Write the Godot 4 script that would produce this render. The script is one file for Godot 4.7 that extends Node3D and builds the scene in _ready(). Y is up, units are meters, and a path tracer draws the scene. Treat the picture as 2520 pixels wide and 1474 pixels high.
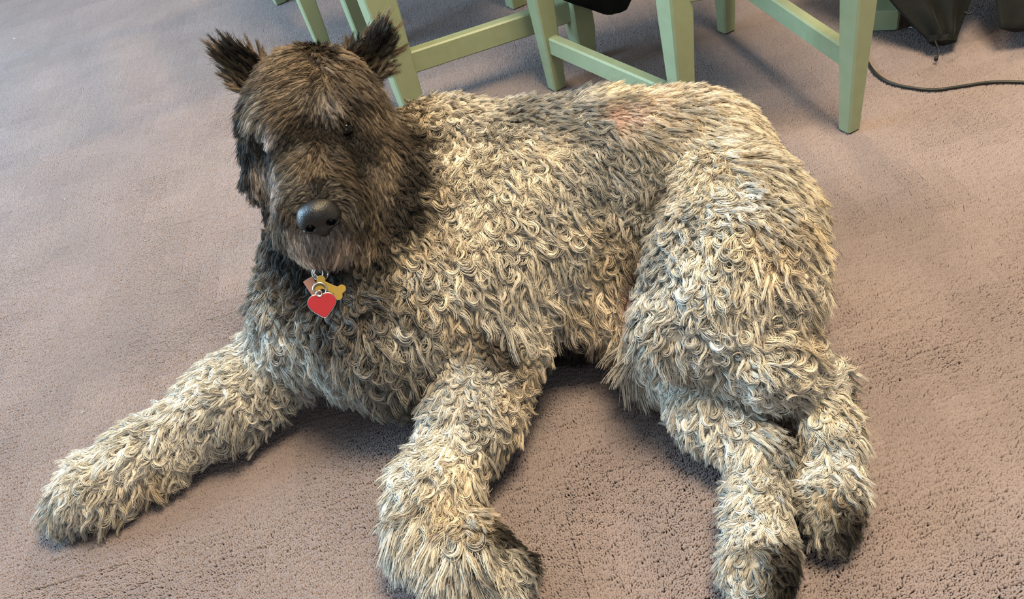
extends Node3D

# A shaggy dog lying on a plush carpet in front of pale green dining chairs.

var rng := RandomNumberGenerator.new()
var taken := {}


func _ready() -> void:
	# ---- camera, air, lights, exposure
	var cam := Camera3D.new()
	cam.name = "camera"
	cam.transform = Transform3D(Basis(Vector3(0.958905, -0.212296, 0.188231), Vector3(0.283726, 0.717494, -0.636162), Vector3(-0.000000, 0.663425, 0.748243)), Vector3(0.000, 0.800, 0.000))
	cam.fov = 40.4577
	cam.near = 0.02
	cam.far = 30.0
	cam.current = true
	add_child(cam)
	var env := Environment.new()
	env.background_mode = Environment.BG_COLOR
	env.background_color = Color(0.62, 0.7, 0.8)
	env.tonemap_mode = Environment.TONE_MAPPER_LINEAR
	env.tonemap_exposure = EXPOSURE
	env.sdfgi_enabled = true
	env.ssao_enabled = true
	env.ssil_enabled = true
	var we := WorldEnvironment.new()
	we.name = "world_environment"
	we.environment = env
	add_child(we)
	var day := AreaLight3D.new()
	day.name = "unseen_window_daylight"  # out of view, placed to cast cool light from the left
	day.area_size = Vector2(2.0, 1.5)
	day.light_color = Color(0.73, 0.89, 1.0)
	day.light_energy = WINDOW_ENERGY
	day.area_range = 12.0
	day.shadow_enabled = true
	day.position = Vector3(-2.55, 1.45, -1.75)
	day.rotation.y = -PI / 2   # shines along +x
	add_child(day)
	var day2 := AreaLight3D.new()
	day2.name = "added_front_fill"  # added fill from the front to brighten the dog
	day2.area_size = Vector2(2.2, 1.6)
	day2.light_color = Color(0.94, 0.97, 1.0)
	day2.light_energy = FRONT_FILL_ENERGY
	day2.area_range = 12.0
	day2.shadow_enabled = true
	day2.position = Vector3(0.2, 1.3, 2.35)
	add_child(day2)
	var ceil := AreaLight3D.new()
	ceil.name = "unseen_ceiling_light"  # out of view, placed to light torso and carpet from above
	ceil.area_size = Vector2(0.8, 0.8)
	ceil.light_color = Color(1.0, 0.91, 0.76)
	ceil.light_energy = CEILING_ENERGY
	ceil.area_range = 12.0
	ceil.shadow_enabled = true
	ceil.position = Vector3(0.6, 2.43, -0.5)
	ceil.rotation.x = -PI / 2
	add_child(ceil)
	rng.seed = 7
	# ---- the room
	room()
	carpet()
	# ---- furniture
	furniture()
	# ---- the dog and what it wears
	dog()
	collar_and_tags()
	small_things()


# ------------------------------------------------------------------ helpers
const EXPOSURE := 1.03
const WINDOW_ENERGY := 21.0
const CEILING_ENERGY := 10.4
const FRONT_FILL_ENERGY := 1.5
const LAMP_ENERGY := 2.2


func numbered(called: String) -> String:
	if not taken.has(called):
		taken[called] = 0
		return called
	taken[called] += 1
	return "%s_%03d" % [called, taken[called]]


func mat(c: Color, rough := 0.6, spec := 0.5) -> StandardMaterial3D:
	var m := StandardMaterial3D.new()
	m.albedo_color = c
	m.roughness = rough
	m.metallic_specular = spec
	return m


func root(called: String, label: String, category: String, group := "") -> Node3D:
	var o := Node3D.new()
	o.name = numbered(called)
	add_child(o)
	o.set_meta("label", label)
	o.set_meta("category", category)
	if group != "":
		o.set_meta("group", group)
	return o


func put(called: String, mesh: Mesh, m: Material, parent: Node) -> MeshInstance3D:
	var o := MeshInstance3D.new()
	o.name = called if parent != self else numbered(called)
	o.mesh = mesh
	o.material_override = m
	parent.add_child(o, true)
	return o


func tag(o: Node, label: String, category: String) -> void:
	o.set_meta("label", label)
	o.set_meta("category", category)


func quad(st: SurfaceTool, a: Vector3, b: Vector3, c: Vector3, d: Vector3) -> void:
	for p in [a, b, c, a, c, d]:
		st.add_vertex(p)


# a loft through closed rings of equal size, capped, flat or smooth
func loft(rings: Array, smooth := false, capped := true) -> ArrayMesh:
	var st := SurfaceTool.new()
	st.begin(Mesh.PRIMITIVE_TRIANGLES)
	st.set_smooth_group(0 if smooth else -1)
	var n: int = rings[0].size()
	for i in rings.size() - 1:
		for k in n:
			var l := (k + 1) % n
			quad(st, rings[i][k], rings[i + 1][k], rings[i + 1][l], rings[i][l])
	if capped:
		st.set_smooth_group(-1)
		for k in range(1, n - 1):
			for p in [rings[0][0], rings[0][k], rings[0][k + 1]]:
				st.add_vertex(p)
			for p in [rings[-1][0], rings[-1][k + 1], rings[-1][k]]:
				st.add_vertex(p)
	st.generate_normals()
	return st.commit()


# a bar through stations [centre, half width, half height], with chamfered long edges and ends
func bar(stations: Array, wide: Vector3, bevel := 0.003) -> ArrayMesh:
	var rings := []
	var count := stations.size()
	for i in count:
		var c: Vector3 = stations[i][0]
		var before: Vector3 = stations[maxi(i - 1, 0)][0]
		var after: Vector3 = stations[mini(i + 1, count - 1)][0]
		var t := (after - before).normalized()
		var y := t.cross(wide).normalized()
		var x := y.cross(t).normalized()
		var w: float = stations[i][1]
		var h: float = stations[i][2]
		if i == 0:
			rings.append(section(c, x, y, w - bevel, h - bevel, bevel))
			rings.append(section(c + t * bevel, x, y, w, h, bevel))
		elif i == count - 1:
			rings.append(section(c - t * bevel, x, y, w, h, bevel))
			rings.append(section(c, x, y, w - bevel, h - bevel, bevel))
		else:
			rings.append(section(c, x, y, w, h, bevel))
	return loft(rings)


func section(c: Vector3, x: Vector3, y: Vector3, w: float, h: float, b: float) -> Array:
	return [c + x * (w - b) - y * h, c + x * w - y * (h - b), c + x * w + y * (h - b), c + x * (w - b) + y * h,
		c - x * (w - b) + y * h, c - x * w + y * (h - b), c - x * w - y * (h - b), c - x * (w - b) - y * h]


# a tube of given radius along points
func tube(path: Array, radius: float, sides := 8) -> ArrayMesh:
	var rings := []
	var side := Vector3.ZERO
	for i in path.size():
		var t: Vector3 = (path[mini(i + 1, path.size() - 1)] - path[maxi(i - 1, 0)]).normalized()
		if side == Vector3.ZERO:
			side = t.cross(Vector3.UP if absf(t.y) < 0.9 else Vector3.RIGHT).normalized()
		side = (side - t * side.dot(t)).normalized()
		var up := side.cross(t)
		var ring := []
		for k in sides:
			var a := TAU * k / sides
			ring.append(path[i] + (side * cos(a) - up * sin(a)) * radius)
		rings.append(ring)
	return loft(rings, true)


func smooth_path(points: Array, per := 8) -> Array:
	var out := []
	for i in points.size() - 1:
		var a: Vector3 = points[maxi(i - 1, 0)]
		var d: Vector3 = points[mini(i + 2, points.size() - 1)]
		for k in per:
			out.append((points[i] as Vector3).cubic_interpolate(points[i + 1], a, d, float(k) / per))
	out.append(points[-1])
	return out


func ring_path(c: Vector3, x: Vector3, y: Vector3, r: float, n := 24) -> Array:
	var out := []
	for k in n + 1:
		var a := TAU * k / n
		out.append(c + (x * cos(a) + y * sin(a)) * r)
	return out


# ------------------------------------------------------------------ the room
const ROOM_LO := Vector3(-2.7, 0.0, -4.6)
const ROOM_HI := Vector3(2.4, 2.5, 2.5)


func slab(lo: Vector3, hi: Vector3) -> BoxMesh:
	var b := BoxMesh.new()
	b.size = hi - lo
	return b


func piece(called: String, lo: Vector3, hi: Vector3, m: Material, parent: Node = self) -> MeshInstance3D:
	var o := put(called, slab(lo, hi), m, parent)
	o.position = (lo + hi) / 2
	if parent == self:
		o.set_meta("kind", "structure")
	return o


func wall_with_opening(called: String, m: Material, lo: Vector3, hi: Vector3, axis: int, a: Vector2, b: Vector2) -> Node3D:
	# axis: the horizontal axis along the wall; a, b: opposite corners of the opening (along, up)
	var w := Node3D.new()
	w.name = called
	add_child(w)
	w.set_meta("kind", "structure")
	var cuts := [[lo[axis], a.x, lo.y, hi.y], [b.x, hi[axis], lo.y, hi.y], [a.x, b.x, lo.y, a.y], [a.x, b.x, b.y, hi.y]]
	for c in cuts:
		var l := lo
		var h := hi
		l[axis] = c[0]
		h[axis] = c[1]
		l.y = c[2]
		h.y = c[3]
		if h.y - l.y > 0.01:
			piece("wall_panel", l, h, m, w)
	return w


func room() -> void:
	var paint := mat(Color(0.68, 0.66, 0.63), 0.9)
	var white := mat(Color(0.85, 0.85, 0.83), 0.7)
	var lo := ROOM_LO
	var hi := ROOM_HI
	var t := 0.15
	piece("ceiling", Vector3(lo.x - t, hi.y, lo.z - t), Vector3(hi.x + t, hi.y + t, hi.z + t), white)
	piece("wall_back", Vector3(lo.x - t, -0.1, lo.z - t), Vector3(hi.x + t, hi.y, lo.z), paint)
	piece("wall_right", Vector3(hi.x, -0.1, lo.z), Vector3(hi.x + t, hi.y, hi.z), paint)
	wall_with_opening("wall_left", paint, Vector3(lo.x - t, -0.1, lo.z), Vector3(lo.x, hi.y, hi.z), 2, Vector2(-2.75, 0.7), Vector2(-0.75, 2.2))
	wall_with_opening("wall_front", paint, Vector3(lo.x - t, -0.1, hi.z), Vector3(hi.x + t, hi.y, hi.z + t), 0, Vector2(-0.9, 0.5), Vector2(1.3, 2.1))  # opening made for the added front fill
	var wf := Node3D.new()
	wf.name = "window_1"  # out of view, frames the cool light from the left
	wf.set_meta("kind", "structure")
	add_child(wf)
	window(wf, Vector3(lo.x - 0.08, 1.45, -1.75), Vector3(0, 0, 1), 2.0, 1.5, white)
	var wp := Node3D.new()
	wp.name = "window_2"  # added window around the front fill light
	wp.set_meta("kind", "structure")
	add_child(wp)
	window(wp, Vector3(0.2, 1.3, hi.z + 0.08), Vector3(1, 0, 0), 2.2, 1.6, white)
	# flush ceiling light and table lamp, both out of view, warming dog and carpet
	var flush := root("unseen_ceiling_lamp", "unseen warm square light panel on the ceiling, placed to light the torso, above the dog's hips", "lamp")
	flush.position = Vector3(0.6, 2.47, -0.5)
	var pm := mat(Color(1, 0.95, 0.85))
	pm.emission_enabled = true
	pm.emission = Color(1.0, 0.82, 0.6)
	pm.emission_energy_multiplier = 1.5
	put("panel", slab(Vector3(-0.4, -0.03, -0.4), Vector3(0.4, 0.03, 0.4)), pm, flush)
	var lamp := root("unseen_pendant_lamp", "unseen warm globe pendant lamp over the table, lighting the dog from behind", "lamp")
	lamp.position = Vector3(0.75, 1.75, -2.1)
	var globe := SphereMesh.new()
	globe.radius = 0.1
	globe.height = 0.2
	var gm := mat(Color(1, 0.9, 0.75))
	gm.emission_enabled = true
	gm.emission = Color(1.0, 0.75, 0.45)
	gm.emission_energy_multiplier = 2.0
	put("globe", globe, gm, lamp)
	put("cord", tube([Vector3(0, 0.09, 0), Vector3(0, 0.75, 0)], 0.004), mat(Color(0.1, 0.1, 0.1)), lamp)
	var glow := OmniLight3D.new()
	glow.name = "unseen_pendant_light"  # out of view, placed to light the dog warmly from behind
	glow.light_color = Color(1.0, 0.86, 0.66)
	glow.light_energy = LAMP_ENERGY
	glow.omni_range = 12.0
	glow.omni_attenuation = 2.0
	glow.light_size = 0.09
	glow.shadow_enabled = true
	lamp.add_child(glow)


func window(parent: Node3D, c: Vector3, along: Vector3, w: float, h: float, m: Material) -> void:
	var up := Vector3.UP
	for s in [-1.0, 1.0]:
		put("window_frame", bar([[c + along * s * (w / 2 - 0.03) - up * h / 2, 0.03, 0.03], [c + along * s * (w / 2 - 0.03) + up * h / 2, 0.03, 0.03]], along), m, parent)
		put("window_frame", bar([[c - along * w / 2 + up * s * (h / 2 - 0.03), 0.03, 0.03], [c + along * w / 2 + up * s * (h / 2 - 0.03), 0.03, 0.03]], up), m, parent)
	put("mullion", bar([[c - up * h / 2, 0.02, 0.02], [c + up * h / 2, 0.02, 0.02]], along), m, parent)
	var glass := mat(Color(0.9, 0.95, 0.95, 0.05), 0.02)
	glass.transparency = BaseMaterial3D.TRANSPARENCY_ALPHA
	var across := along.cross(up)
	put("window_pane", bar([[c - up * (h / 2 - 0.03), w / 2 - 0.03, 0.003], [c + up * (h / 2 - 0.03), w / 2 - 0.03, 0.003]], along, 0.001), glass, parent)


# ------------------------------------------------------------------ carpet
func carpet() -> void:
	var base := Color(0.234, 0.192, 0.189)
	var floor_mesh := piece("floor", Vector3(ROOM_LO.x - 0.15, -0.1, ROOM_LO.z - 0.15), Vector3(ROOM_HI.x + 0.15, -0.0085, ROOM_HI.z + 0.15), mat(Color(0.36, 0.31, 0.30), 1.0, 0.2))
	floor_mesh.set_meta("label", "mauve brown plush wall to wall carpet under the dog")
	var yarn := mat(Color.WHITE, 0.95, 0.2)
	yarn.vertex_color_use_as_albedo = true
	var side := 0.036
	var kinds := 6
	var meshes := []
	var rows := []
	for k in kinds:
		meshes.append(pile_patch(side, 300 + k))
		rows.append(PackedFloat32Array())
	var wide := FastNoiseLite.new()
	wide.seed = 3
	wide.frequency = 2.6
	var fine := FastNoiseLite.new()
	fine.seed = 9
	fine.frequency = 7.0
	var pr := RandomNumberGenerator.new()
	pr.seed = 11
	var x := -1.9
	while x < 1.5:
		var z := 0.1
		while z > -3.7:
			# only where the photograph's camera, or one beside it, can look
			if z > -1.9 and x > -1.1 or x < 0.7 - (z + 1.9) * 0.2:
				var a := wide.get_noise_2d(x, z)
				var b := fine.get_noise_2d(x, z)
				var turn := pr.randi_range(0, 1) * PI
				var cx := Vector3(cos(turn), 0, -sin(turn))
				var cz := Vector3(sin(turn), 0, cos(turn))
				var lean := Vector3(0.45 * a + 0.12 * b, 1.0 + 0.08 * b + 0.1 * a, 0.6 * wide.get_noise_2d(x + 40, z) + 0.12 * fine.get_noise_2d(x, z + 30))
				var o := Vector3(x, -0.0085, z)
				var buf: PackedFloat32Array = rows[pr.randi_range(0, kinds - 1)]
				var shade := 1.0 + 0.14 * a + 0.12 * b  # tone blotches stand in for pile lean catching light, painted into the yarn
				buf.append_array(PackedFloat32Array([cx.x, lean.x, cz.x, o.x, cx.y, lean.y, cz.y, o.y, cx.z, lean.z, cz.z, o.z, base.r * shade, base.g * shade, base.b * shade, 1.0]))
			z -= side
		x += side
	for k in kinds:
		fill("carpet_pile", meshes[k], rows[k], yarn, floor_mesh, floor_mesh.position)


func fill(called: String, mesh: Mesh, buf: PackedFloat32Array, m: Material, parent: Node3D, shift := Vector3.ZERO) -> MultiMeshInstance3D:
	var mm := MultiMesh.new()
	mm.transform_format = MultiMesh.TRANSFORM_3D
	mm.use_colors = true
	mm.mesh = mesh
	mm.instance_count = buf.size() / 16
	mm.buffer = buf
	var o := MultiMeshInstance3D.new()
	o.name = called
	o.multimesh = mm
	o.material_override = m
	o.position = -shift
	o.set_meta("kind", "stuff")
	parent.add_child(o, true)
	return o


func pile_patch(side: float, s: int) -> ArrayMesh:
	# yarn ends packed close; where their lean parts, short dark creases open along x
	var r := RandomNumberGenerator.new()
	r.seed = s
	var lump := FastNoiseLite.new()
	lump.seed = s
	lump.frequency = 95.0
	var v := PackedVector3Array()
	var nn := PackedVector3Array()
	var col := PackedColorArray()
	var step := 0.0017
	var n := int(side / step)
	step = side / n
	for i in n:
		for j in n:
			var p := Vector3((i + 0.5 + r.randf_range(-0.4, 0.4)) * step - side / 2, 0, (j + 0.5 + r.randf_range(-0.4, 0.4)) * step - side / 2)
			var g := lump.get_noise_2d(p.x * 0.55, p.z * 1.3)
			var h := 0.0085 * (1.0 + 0.16 * g + r.randf_range(-0.07, 0.07))
			var lean := Vector3(lump.get_noise_2d(p.x * 0.6 + 9, p.z * 1.2) * 0.0018 + r.randfn() * 0.0004, 0, lump.get_noise_2d(p.x * 0.5, p.z * 1.3 + 9) * 0.0038 + r.randfn() * 0.0004)
			var w := 0.00128 * r.randf_range(0.9, 1.15)
			var a0 := r.randf() * TAU
			var c := Color.WHITE * r.randf_range(0.86, 1.0)
			var ring1 := []
			var ring2 := []
			for k in 5:
				var a := a0 + TAU * k / 5
				var d := Vector3(cos(a), 0, sin(a))
				ring1.append(p + lean * 0.4 + d * w * 1.0 + Vector3.UP * h * 0.35)
				ring2.append(p + lean + d * w * 0.72 + Vector3.UP * h * 0.9)
			var top := p + lean * 1.1 + Vector3.UP * h
			for k in 5:
				var l := (k + 1) % 5
				var a := a0 + TAU * k / 5
				var b := a0 + TAU * (k + 1) / 5
				var da := Vector3(cos(a), 0.15, sin(a)).normalized()
				var db := Vector3(cos(b), 0.15, sin(b)).normalized()
				var ua := (da + Vector3.UP * 1.6).normalized()
				var ub := (db + Vector3.UP * 1.6).normalized()
				v.append_array([ring1[k], ring2[k], ring2[l], ring1[k], ring2[l], ring1[l], ring2[k], top, ring2[l]])
				nn.append_array([da, ua, ub, da, ub, db, ua, Vector3.UP, ub])
				for q in 9:
					col.append(c)
	return arrays_mesh(v, nn, col)


func arrays_mesh(v: PackedVector3Array, n: PackedVector3Array, col := PackedColorArray(), idx := PackedInt32Array(), wind := true) -> ArrayMesh:
	var a := []
	a.resize(Mesh.ARRAY_MAX)
	# wind every triangle to agree with its normals (clockwise in front)
	if idx.size() == 0:
		idx = PackedInt32Array(range(v.size()))
	for t in range(0, idx.size() if wind else 0, 3):
		var i := idx[t]
		var j := idx[t + 1]
		var k := idx[t + 2]
		if (v[j] - v[i]).cross(v[k] - v[i]).dot(n[i] + n[j] + n[k]) > 0.0:
			idx[t + 1] = k
			idx[t + 2] = j
	a[Mesh.ARRAY_VERTEX] = v
	a[Mesh.ARRAY_NORMAL] = n
	if col.size():
		a[Mesh.ARRAY_COLOR] = col
	a[Mesh.ARRAY_INDEX] = idx
	var m := ArrayMesh.new()
	m.add_surface_from_arrays(Mesh.PRIMITIVE_TRIANGLES, a)
	return m


# ------------------------------------------------------------------ furniture
var green: StandardMaterial3D


func yaw_axis(deg: float) -> Vector3:
	return Vector3(cos(deg_to_rad(deg)), 0, -sin(deg_to_rad(deg)))


func chair_leg(o: Node3D, at: Vector3, deg: float, low: float, high: float, lean := Vector3.ZERO) -> void:
	put("leg", bar([[at, low, low], [at + Vector3.UP * 0.24 + lean * 0.5, (low + high) * 0.5 + 0.002, (low + high) * 0.5 + 0.002], [at + Vector3.UP * 0.43 + lean, high, high]], yaw_axis(deg)), green, o)


func rung(o: Node3D, a: Vector3, b: Vector3, half_w: float, half_h: float) -> void:
	put("rung", bar([[a, half_w, half_h], [b, half_w, half_h]], (b - a).cross(Vector3.UP).normalized()), green, o)


func seat_and_back(o: Node3D, corners: Array, back: Array, spread: float) -> void:
	# corners in order round the seat at the floor; back: two indices of the corners that carry the back
	var c := Vector3.ZERO
	for p in corners:
		c += p / 4.0
	var low := []
	var high := []
	var top := []
	for p in corners:
		var e: Vector3 = c + (p - c) * spread
		low.append(e + Vector3.UP * 0.43)
		high.append(e + Vector3.UP * 0.455)
		top.append(c + (e - c) * 0.96 + Vector3.UP * 0.462)
	if (corners[1] - corners[0]).cross(corners[2] - corners[1]).y > 0:
		low.reverse()
		high.reverse()
		top.reverse()
	put("seat", loft([low, high, top]), green, o)
	var a: Vector3 = corners[back[0]]
	var b: Vector3 = corners[back[1]]
	var out := ((a + b) / 2 - c).normalized() * 0.06
	for p in [a, b]:
		put("back_post", bar([[p + Vector3.UP * 0.43, 0.018, 0.018], [p + Vector3.UP * 0.95 + out, 0.014, 0.014]], b - a), green, o)
	for h in [0.6, 0.76, 0.9]:
		put("back_rail", bar([[a + Vector3.UP * h + out * (h - 0.43) / 0.52, 0.03, 0.009], [b + Vector3.UP * h + out * (h - 0.43) / 0.52, 0.03, 0.009]], Vector3.UP), green, o)


func furniture() -> void:
	green = mat(Color(0.555, 0.585, 0.465), 0.45, 0.45)
	var brush := FastNoiseLite.new()
	brush.seed = 5
	brush.frequency = 0.02
	var nt := NoiseTexture2D.new()
	nt.noise = brush
	nt.width = 256
	nt.height = 256
	nt.seamless = true
	var ramp := Gradient.new()
	ramp.set_color(0, Color(0.93, 0.94, 0.91))
	ramp.set_color(1, Color(1, 1, 1))
	nt.color_ramp = ramp
	green.albedo_texture = nt
	green.uv1_triplanar = true
	green.uv1_scale = Vector3(6, 6, 6)
	# the chair nearest the dog
	var x := root("dining_chair", "pale green wooden chair with front legs standing behind the dog's hips", "chair", "green dining chairs")
	var r := Vector3(0.608, 0.000, -1.069)
	var bm := Vector3(0.357, 0.000, -1.140)
	var bb := Vector3(0.575, 0.000, -1.508)
	var l2 := Vector3(0.209, 0.000, -1.481)
	chair_leg(x, r, 17, 0.0125, 0.0235)
	chair_leg(x, bm, 17, 0.0125, 0.0235)
	chair_leg(x, bb, 17, 0.0135, 0.0235)
	chair_leg(x, l2, 20, 0.0145, 0.0235)
	var up := Vector3.UP
	rung(x, r + up * 0.125, bb + up * 0.125, 0.0105, 0.018)
	rung(x, l2 + up * 0.098, bm + up * 0.098, 0.0105, 0.018)
	rung(x, bm + up * 0.281, r + up * 0.281, 0.0105, 0.018)
	seat_and_back(x, [r, bm, l2, bb], [0, 1], 0.94)
	# the chair behind the dog's head
	var y := root("dining_chair", "pale green wooden chair whose legs rise right behind the dog's right-hand ear", "chair", "green dining chairs")
	var a := Vector3(-0.083, 0.000, -1.531)
	var b := Vector3(0.289, 0.000, -1.555)
	var c := Vector3(-0.158, 0.000, -1.907)
	var d := b + c - a
	chair_leg(y, a, 17, 0.0215, 0.033)
	put("leg", bar([[b, 0.018, 0.016], [b + up * 0.035, 0.019, 0.021], [b + up * 0.075, 0.023, 0.022], [b + up * 0.16, 0.021, 0.022], [b + up * 0.43, 0.021, 0.022]], yaw_axis(17)), green, y)
	chair_leg(y, c, 17, 0.020, 0.026)
	chair_leg(y, d, 17, 0.020, 0.026)
	rung(y, a + up * 0.118, b + up * 0.118, 0.0125, 0.0225)
	rung(y, c + up * 0.16, d + up * 0.16, 0.0115, 0.02)
	seat_and_back(y, [a, b, d, c], [0, 1], 1.0)
	# a third one further off, of which one front leg and a rung show
	var z := root("dining_chair", "pale green chair furthest back, one slim leg above the middle of the dog's head", "chair", "green dining chairs")
	var e := Vector3(-0.268, 0.000, -1.988)
	var along := yaw_axis(17)
	var far := Vector3(along.z, 0, -along.x)
	var zc := [e, e + Vector3(-0.13, 0, -0.44), e + Vector3(0.25, 0, -0.57), e + Vector3(0.38, 0, -0.13)]
	for p in zc:
		chair_leg(z, p, 17, 0.0165, 0.023)
	rung(z, e + up * 0.135, zc[1] + up * 0.135, 0.0105, 0.018)
	rung(z, zc[3] + up * 0.16, zc[2] + up * 0.16, 0.0105, 0.018)
	seat_and_back(z, zc, [0, 1], 1.04)
	# table: only a foot of it shows, behind the right front leg of the nearest chair
	var t := root("dining_table", "pale green table foot block on the carpet behind the nearest chair's front leg", "table")
	var f := Vector3(0.810, 0.000, -1.330)
	var fdir := (Vector3(1.013, -0.000, -1.657) - f).normalized()
	put("foot", bar([[f + up * 0.021, 0.026, 0.021], [f + fdir * 0.1 + up * 0.031, 0.028, 0.031], [f + fdir * 0.75 + up * 0.036, 0.028, 0.036]], fdir.cross(up).normalized()), green, t)
	var pc := f + fdir * 0.6
	put("pedestal", bar([[pc + up * 0.05, 0.045, 0.045], [pc + up * 0.70, 0.05, 0.05]], along), green, t)
	put("unseen_tabletop", bar([[Vector3(0.12, 0.735, -2.12), 0.54, 0.015], [Vector3(1.85, 0.735, -2.12), 0.54, 0.015]], Vector3(0, 0, 1)), green, t)  # out of view, sized to shade the carpet around the chairs
	jackets()
	# black lead on the carpet
	var lead := smooth_path([Vector3(0.780, 0.003, -1.383), Vector3(0.753, 0.003, -1.305), Vector3(0.733, 0.003, -1.243), Vector3(0.724, 0.003, -1.191), Vector3(0.733, 0.003, -1.149), Vector3(0.769, 0.003, -1.106), Vector3(0.816, 0.003, -1.090), Vector3(0.857, 0.003, -1.078), Vector3(0.899, 0.003, -1.049), Vector3(0.942, 0.003, -1.004)])
	var cord := put("power_cord", tube(lead, 0.0027), mat(Color(0.035, 0.05, 0.045), 0.5), self)
	tag(cord, "thin black cord snaking across the carpet right of the nearest chair", "cord")


# cloth hanging between two edges given from top to bottom
func cloth(left: Array, right: Array, sag: Array, thick: float, folds: float, s: int) -> ArrayMesh:
	var n := FastNoiseLite.new()
	n.seed = s
	n.frequency = 6.0
	var nu := 28
	var l := smooth_path(left, 6)
	var r := smooth_path(right, 6)
	var rings := []
	for i in l.size():
		var a: Vector3 = l[i]
		var b: Vector3 = r[i]
		var along := (b - a).normalized()
		var down: Vector3 = (l[mini(i + 1, l.size() - 1)] - l[maxi(i - 1, 0)]).normalized()
		var face := along.cross(down).normalized()
		var tail := float(i) / (l.size() - 1)
		var front := []
		var back := []
		for k in nu:
			var u := float(k) / (nu - 1)
			var p := a.lerp(b, u)
			var drop: float = lerpf(sag[int(u * (sag.size() - 1))], sag[mini(int(u * (sag.size() - 1)) + 1, sag.size() - 1)], fposmod(u * (sag.size() - 1), 1.0)) * tail
			p += Vector3.DOWN * drop
			var w := folds * (sin(u * 15.0 + tail * 1.5 + s) * 0.5 + n.get_noise_3d(p.x * 3, p.y * 2, p.z * 3)) * sin(PI * clampf(u, 0.04, 0.96))
			var half := thick * sqrt(maxf(0.05, sin(PI * clampf(u, 0.02, 0.98)))) * (0.55 if i == l.size() - 1 else 1.0)
			front.append(p + face * (w + half))
			back.append(p + face * (w - half))
		back.reverse()
		rings.append(front + back)
	return loft(rings, true)


func jackets() -> void:
	var black := mat(Color(0.045, 0.055, 0.052), 0.8, 0.3)
	black.rim_enabled = true
	black.rim = 0.3
	var weave := FastNoiseLite.new()
	weave.seed = 21
	weave.frequency = 0.08
	var nt := NoiseTexture2D.new()
	nt.noise = weave
	nt.width = 256
	nt.height = 256
	nt.seamless = true
	nt.as_normal_map = true
	nt.bump_strength = 3.0
	black.normal_enabled = true
	black.normal_texture = nt
	black.normal_scale = 0.5
	black.uv1_triplanar = true
	black.uv1_scale = Vector3(14, 14, 14)
	var a := root("jacket", "black jacket hem hanging above the middle of the dog's back", "jacket", "black jackets on the chairs")
	put("body", cloth([Vector3(0.221, 0.472, -1.500), Vector3(0.237, 0.332, -1.500), Vector3(0.243, 0.221, -1.500), Vector3(0.254, 0.163, -1.500)], [Vector3(0.490, 0.428, -1.500), Vector3(0.447, 0.281, -1.500), Vector3(0.412, 0.172, -1.500), Vector3(0.388, 0.128, -1.500)], [0.0, 0.006, 0.012, 0.016, 0.02, 0.03, 0.033, 0.03, 0.022, 0.0], 0.007, 0.008, 2), black, a)
	var b := root("jacket", "black jacket corner with a dangling drawstring hanging right of the nearest chair", "jacket", "black jackets on the chairs")
	put("body", cloth([Vector3(0.692, 0.296, -1.451), Vector3(0.747, 0.156, -1.327), Vector3(0.797, 0.068, -1.248), Vector3(0.827, 0.028, -1.213)], [Vector3(1.100, 0.206, -1.371), Vector3(0.965, 0.108, -1.284), Vector3(0.908, 0.054, -1.236), Vector3(0.871, 0.017, -1.204)], [0.0, 0.006, 0.003, 0.002, 0.003, 0.0], 0.010, 0.016, 5), black, b)
	put("hem", cloth([Vector3(0.821, 0.038, -1.211), Vector3(0.821, 0.034, -1.208), Vector3(0.821, 0.030, -1.204)], [Vector3(0.873, 0.029, -1.204), Vector3(0.870, 0.025, -1.200), Vector3(0.866, 0.020, -1.196)], [0.0, 0.004, 0.002, 0.0], 0.013, 0.004, 8), black, b)
	put("drawstring", tube(smooth_path([Vector3(0.828, 0.034, -1.198), Vector3(0.829, 0.027, -1.192), Vector3(0.830, 0.020, -1.186), Vector3(0.825, 0.014, -1.180), Vector3(0.821, 0.011, -1.178)]), 0.0016), mat(Color(0.03, 0.03, 0.03), 0.6), b)
	var k := SphereMesh.new()
	k.radius = 0.0035
	k.height = 0.009
	var knot := put("cord_end", k, mat(Color(0.03, 0.03, 0.03), 0.5), b)
	knot.position = Vector3(0.821, 0.011, -1.178)
	put("zip_pull", tube(smooth_path([Vector3(0.887, 0.061, -1.216), Vector3(0.893, 0.058, -1.211), Vector3(0.897, 0.059, -1.211)]), 0.002), mat(Color(0.02, 0.02, 0.02), 0.4), b)
	var c := root("jacket", "black garment hem at the top right corner beside the drawstring jacket", "jacket", "black jackets on the chairs")
	put("body", cloth([Vector3(0.949, 0.254, -1.333), Vector3(0.925, 0.148, -1.239), Vector3(0.919, 0.085, -1.184), Vector3(0.912, 0.050, -1.152)], [Vector3(1.204, 0.197, -1.283), Vector3(1.150, 0.098, -1.195), Vector3(1.107, 0.044, -1.147), Vector3(1.083, 0.017, -1.124)], [0.0, 0.004, 0.006, 0.008, 0.01, 0.012, 0.01, 0.0], 0.012, 0.014, 11), black, c)


# ------------------------------------------------------------------ the dog's body: a field of tapered capsules joined smoothly, meshed by surface nets
var joints := {}
var bones := []
var guides := []


func joint(called: String, p: Vector3, r: float) -> void:
	joints[called] = [p, r]


func bone(a: String, b: String, k: float) -> void:
	bones.append([joints[a][0], joints[a][1], joints[b][0], joints[b][1], k])


func guide(region: int, p: Vector3, flow: Vector3, c: Color, length: float, curl: float) -> void:
	guides.append([p, flow, c, length, curl, region])


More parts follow.
